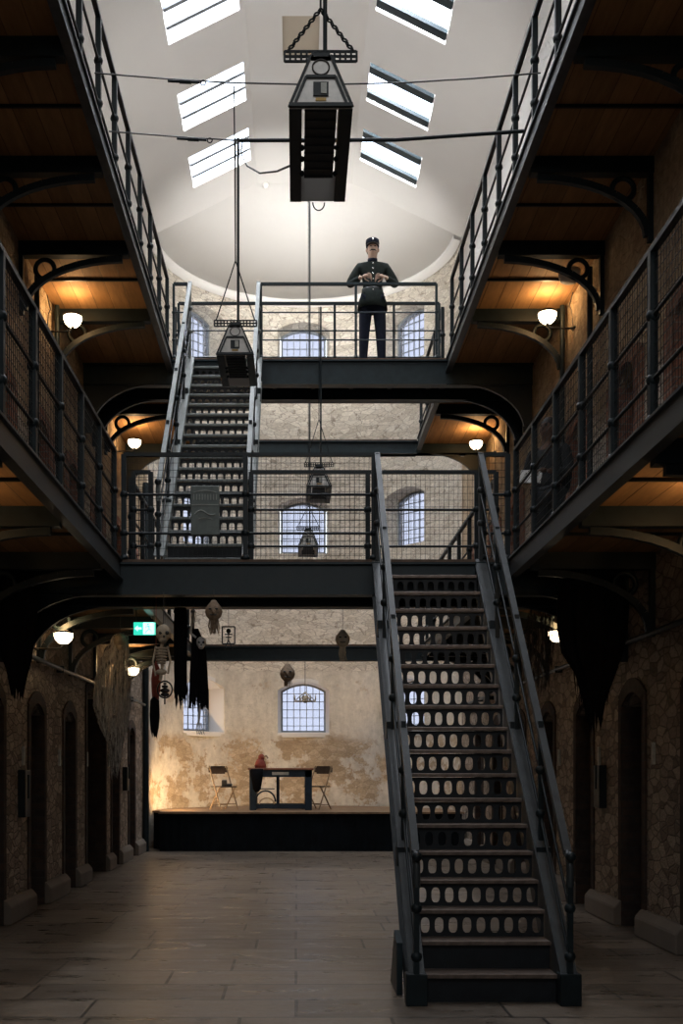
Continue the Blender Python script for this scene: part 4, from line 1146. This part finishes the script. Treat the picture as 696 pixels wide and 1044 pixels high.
# ------------------------------------------------------------------ people
def fingers(mb_parts, wrist, direction, curl, side, scale=1.0):
    """five short skinned chains rooted in the palm"""
    w_ = Vector(wrist); d = Vector(direction).normalized(); c = Vector(curl).normalized(); s = Vector(side).normalized()
    out = []
    palm = {'w': (*w_, .022*scale), 'p': (*(w_+d*.045*scale), .030*scale), 'k': (*(w_+d*.085*scale), .028*scale)}
    out.append(skin(palm, [('w', 'p'), ('p', 'k')], 2))
    for i, L in enumerate((.072, .080, .075, .058)):
        o = (i-1.5)*.019*scale; b = w_+d*.07*scale+s*o
        p1 = b+d*.035*scale+c*.004; p2 = p1+(d*.6+c*.8).normalized()*L*.42*scale; p3 = p2+(d*.1+c).normalized()*L*.38*scale
        out.append(skin({'a': (*b, .0085*scale), 'b': (*p1, .0085*scale), 'c': (*p2, .008*scale), 'd': (*p3, .0065*scale)}, [('a','b'),('b','c'),('c','d')], 1))
    b = w_+d*.025*scale-s*.02*scale
    p1 = b-s*.028*scale+d*.022*scale; p2 = p1+d*.03*scale+c*.012*scale-s*.006*scale; p3 = p2+d*.018*scale+c*.014*scale
    out.append(skin({'a': (*b, .010*scale), 'b': (*p1, .0095*scale), 'c': (*p2, .009*scale), 'd': (*p3, .007*scale)}, [('a','b'),('b','c'),('c','d')], 1))
    return out
def face(mb, c, f, r=1.0):
    """nose, ears, brow added to a head centred at c looking along f (horizontal)"""
    c = Vector(c); f = Vector(f).normalized(); s = Vector((-f.y, f.x, 0))
    mb.tube([c+f*.088+Vector((0,0,.012)), c+f*.112+Vector((0,0,-.022)), c+f*.092+Vector((0,0,-.034))], [.008, .014, .010], 8)
    for k in (-1, 1):
        mb.ball(c+s*k*.080+Vector((0,0,-.008)), .018, .9, .9, 1.7, 8, 6)
    mb.tube([c+f*.082-s*.040+Vector((0,0,.026)), c+f*.094+Vector((0,0,.029)), c+f*.082+s*.040+Vector((0,0,.026))], .008, 6)
    for q, zz in ((1, -.058), (1, -.067)):
        mb.tube([c+f*.080-s*.022+Vector((0,0,zz)), c+f*.090+Vector((0,0,zz)), c+f*.080+s*.022+Vector((0,0,zz))], .006, 6)
def body(root, H, m, arms, hands, f=(0,-1,0), lean=0):
    """naked continuous figure; arms: two lists shoulder->elbow->wrist in local coords; legs straight"""
    k = H/1.75
    N = {'pelvis': (0, 0, .95*k, (.13*k, .10*k)), 'waist': (0, 0, 1.10*k, (.125*k, .09*k)), 'chest': (0, 0, 1.30*k, (.155*k, .105*k)),
         'nb': (0, 0, 1.45*k, (.07*k, .065*k)), 'neck': (0, -.01, 1.50*k, .062*k), 'jaw': (0, -.034, 1.570*k, (.072*k, .078*k)),
         'head': (0, -.015, 1.645*k, (.086*k, .100*k)), 'crown': (0, -.005, 1.705*k, (.074*k, .086*k))}
    E = [('pelvis','waist'),('waist','chest'),('chest','nb'),('nb','neck'),('neck','jaw'),('jaw','head'),('head','crown')]
    for i, s in ((0, -1), (1, 1)):
        sh, el, wr = arms[i]
        N['sh%d' % i] = (*sh, .058*k); N['el%d' % i] = (*el, .042*k); N['wr%d' % i] = (*wr, .027*k)
        E += [('chest', 'sh%d' % i), ('sh%d' % i, 'el%d' % i), ('el%d' % i, 'wr%d' % i)]
        N['hip%d' % i] = (s*.09*k, 0, .88*k, .088*k); N['kn%d' % i] = (s*.115*k, -.01, .49*k, .055*k); N['an%d' % i] = (s*.13*k, .015, .09*k, .038*k); N['to%d' % i] = (s*.15*k, -.13, .035*k, .032*k)
        E += [('pelvis', 'hip%d' % i), ('hip%d' % i, 'kn%d' % i), ('kn%d' % i, 'an%d' % i), ('an%d' % i, 'to%d' % i)]
    mb = MB(); v, fc = skin(N, E, 2); mb.add(v, fc, True)
    for h in hands:
        for v, fc in fingers(None, *h): mb.add(v, fc, True)
    face(mb, (0, -.018, 1.64*k), (0, -1, 0))
    mb.build('body', m, root, 0, True)
    return N
def clothes(root, N, top_m, leg_m, k, skirt=True, collar=True):
    def g(n, d, dz=0): r = N[n][3]; r = r if isinstance(r, tuple) else (r, r); return (N[n][0], N[n][1], N[n][2]+dz, (r[0]+d, r[1]+d))
    T = {'waist': g('waist', .016), 'chest': g('chest', .018), 'nb': g('nb', .015), 'hem0': g('pelvis', .022, .03), 'hem': g('pelvis', .034, -.13)}
    E = [('waist','chest'),('chest','nb'),('waist','hem0'),('hem0','hem')]
    for i in (0, 1):
        sh, el, wr = [Vector(N[n+str(i)][:3]) for n in ('sh', 'el', 'wr')]
        cu = el.lerp(wr, .86)
        T['sh%d' % i] = g('sh%d' % i, .018); T['el%d' % i] = g('el%d' % i, .018); T['cu%d' % i] = (*cu, .042*k)
        E += [('chest','sh%d' % i), ('sh%d' % i,'el%d' % i), ('el%d' % i,'cu%d' % i)]
    v, f = skin(T, E, 2); tn = MB().add(v, f, True).build('tunic', top_m, root, 0, True)
    T = {'hp': g('pelvis', .012, -.04)}; E = []
    for i in (0, 1):
        T['hip%d' % i] = g('hip%d' % i, .020); T['kn%d' % i] = g('kn%d' % i, .026)
        a = N['an%d' % i]; T['an%d' % i] = (a[0], a[1], .11*k, .062*k); T['cf%d' % i] = (a[0], a[1], .055*k, .064*k)
        E += [('hp','hip%d' % i), ('hip%d' % i,'kn%d' % i), ('kn%d' % i,'an%d' % i), ('an%d' % i,'cf%d' % i)]
    v, f = skin(T, E, 2); MB().add(v, f, True).build('trousers', leg_m, root, 0, True)
    for i in (0, 1):
        a, t = N['an%d' % i], N['to%d' % i]
        v, f = skin({'h': (a[0], a[1]+.03, .045*k, .045*k), 'm': ((a[0]+t[0])/2, -.05, .045*k, .046*k), 't': (t[0], t[1]-.01, .038*k, (.045*k, .034*k))}, [('h','m'),('m','t')], 2)
        sb = MB().add(v, f, True); sb.build('shoe', 'shoe', root, 0, True)
    return tn

k = 1.0
gd = thing('person', 'uniformed guard in peaked cap and dark tunic standing on the upper bridge', 'person', (1.07, 15.18, G2))
arms = [((-.195, .0, 1.385), (-.335, -.02, 1.135), (-.155, -.20, 1.18)), ((.195, .0, 1.385), (.335, -.02, 1.135), (.155, -.20, 1.18))]
N = body(gd, 1.75, 'skin', arms, [((-.155, -.20, 1.18), (1, -.15, .15), (.1, .5, -1), (0, -.3, 1)), ((.155, -.20, 1.18), (-1, -.15, .05), (-.1, .5, -1), (0, -.3, 1))])
tn = clothes(gd, N, 'tunic', 'navy', 1.0)
b = MB()
for i in range(7): b.ball((0, -.128-.012*math.sin(PI*i/6)-(.01 if i > 4 else 0), 1.40-.075*i), .013, nu=8, nv=6)
b.build('button', 'silver', tn, 0, True)
MB().lathe([(.150, -.025), (.152, .025)], (0, 0, 1.06), 24, 1, .78).build('belt', 'shoe', tn, 0, True)
MB().lathe([(.072, -.02), (.068, .035)], (0, -.008, 1.475), 18, 1, 1).build('collar', 'navy', tn, 0, True)
hat = MB(); hat.lathe([(.092, 0), (.094, .04), (.097, .045), (.092, .088), (.086, .092)], (0, -.006, 1.685), 24, 1, 1.1); ho = hat.build('cap', 'navy', gd, 0, True)
pk = MB()
pts = [(.085*math.cos(-PI*i/12), -.06-.105*math.sin(PI*i/12)) for i in range(13)]
pk.add([(x, y-.0, 1.690-(.012 if 0 < i < 12 else 0)) for i, (x, y) in enumerate(pts)]+[(x, y, 1.698-(.012 if 0 < i < 12 else 0)) for i, (x, y) in enumerate(pts)],
       [tuple(range(13)), tuple(range(25, 12, -1))]+[(i, (i+1) % 13, 13+(i+1) % 13, 13+i) for i in range(13)]); pk.build('peak', 'shoe', ho, 0, True)
MB().ball((0, -.110, 1.748), .013, 1, .4, 1.2, 10, 6).build('cap_badge', 'silver', ho, 0, True)
MB().tube([(-.046, -.112, 1.582), (-.020, -.128, 1.592), (0, -.130, 1.588), (.020, -.128, 1.592), (.046, -.112, 1.582)], [.003, .009, .008, .009, .003], 8).build('moustache', 'hair', gd, 0, True)
e = MB()
for s in (-1, 1): e.ball((s*.030, -.104, 1.655), .010, 1.3, .6, .8, 8, 6)
e.build('eye', 'hair', gd, 0, True)
hr = MB(); hr.ball((0, .012, 1.655), .093, .96, 1.08, .9, 14, 8, -.6, .9); hr.build('hair', 'hair', gd, 0, True)
MB().lathe([(.150, 1.06), (.172, .98), (.200, .90), (.214, .80), (.208, .80), (.17, .92)], (0, 0, 0), 28, 1, .84).build('tunic_skirt', 'tunic', tn, 0, True)

mn = thing('person', 'man in a dark jacket holding white papers, behind the railing of the lower right gallery', 'person', (2.70, 11.55, G1), None, -.75)
arms = [((-.20, 0, 1.36), (-.25, -.02, 1.08), (-.14, -.25, 1.07)), ((.20, 0, 1.36), (.25, -.02, 1.08), (.12, -.25, 1.07))]
N = body(mn, 1.70, 'skin_dark', arms, [((-.14, -.25, 1.07), (.35, -1, .0), (.5, 0, -1), (1, .3, 0)), ((.12, -.25, 1.07), (-.35, -1, .0), (-.5, 0, -1), (-1, .3, 0))])
clothes(mn, N, 'jacket', 'jacket', .97)
hr = MB(); hr.ball((0, .012, 1.63), .094, .98, 1.08, .95, 14, 8, -.3, 1); hr.build('hair', 'hair', mn, 0, True)
e = MB()
for s in (-1, 1): e.ball((s*.030, -.100, 1.605), .010, 1.3, .6, .8, 8, 6)
e.build('eye', 'hair', mn, 0, True)
tag(MB().box(-.11, -.005, 0, .11, .005, .17).build('papers', 'paper', None, 0, True), 'white sheets of paper held by the man on the lower right gallery', 'paper')
pp = bpy.data.objects['papers']; pp.location = (2.44, 11.27, 4.55); pp.rotation_euler = (-.5, .08, -.25)
bkp = thing('backpack', 'dark backpack worn by the man on the lower right gallery', 'backpack', (2.83, 11.70, 4.55))
b = MB(); b.ball((2.83, 11.72, 4.75), .17, .95, .7, 1.35, 16, 12); b.build('main_bag', 'shroud', bkp)
MB().ball((2.90, 11.79, 4.68), .10, 1, .8, 1.2, 12, 8).build('front_pocket', 'jacket', bkp)

# warm stage light, standing on the stage at the left behind the drape edge
l = bpy.data.lights.new('stage_spot', 'SPOT'); l.energy = 260; l.color = (1, .66, .34); l.spot_size = 2.3; l.spot_blend = .9; l.shadow_soft_size = .15
o = bpy.data.objects.new('stage_spot', l); C.objects.link(o); o.location = (-2.45, 20.9, 1.0)
o.rotation_euler = (Vector((-1.5, 23.9, 1.45))-Vector((-2.45, 20.9, 1.0))).to_track_quat('-Z', 'Y').to_euler()
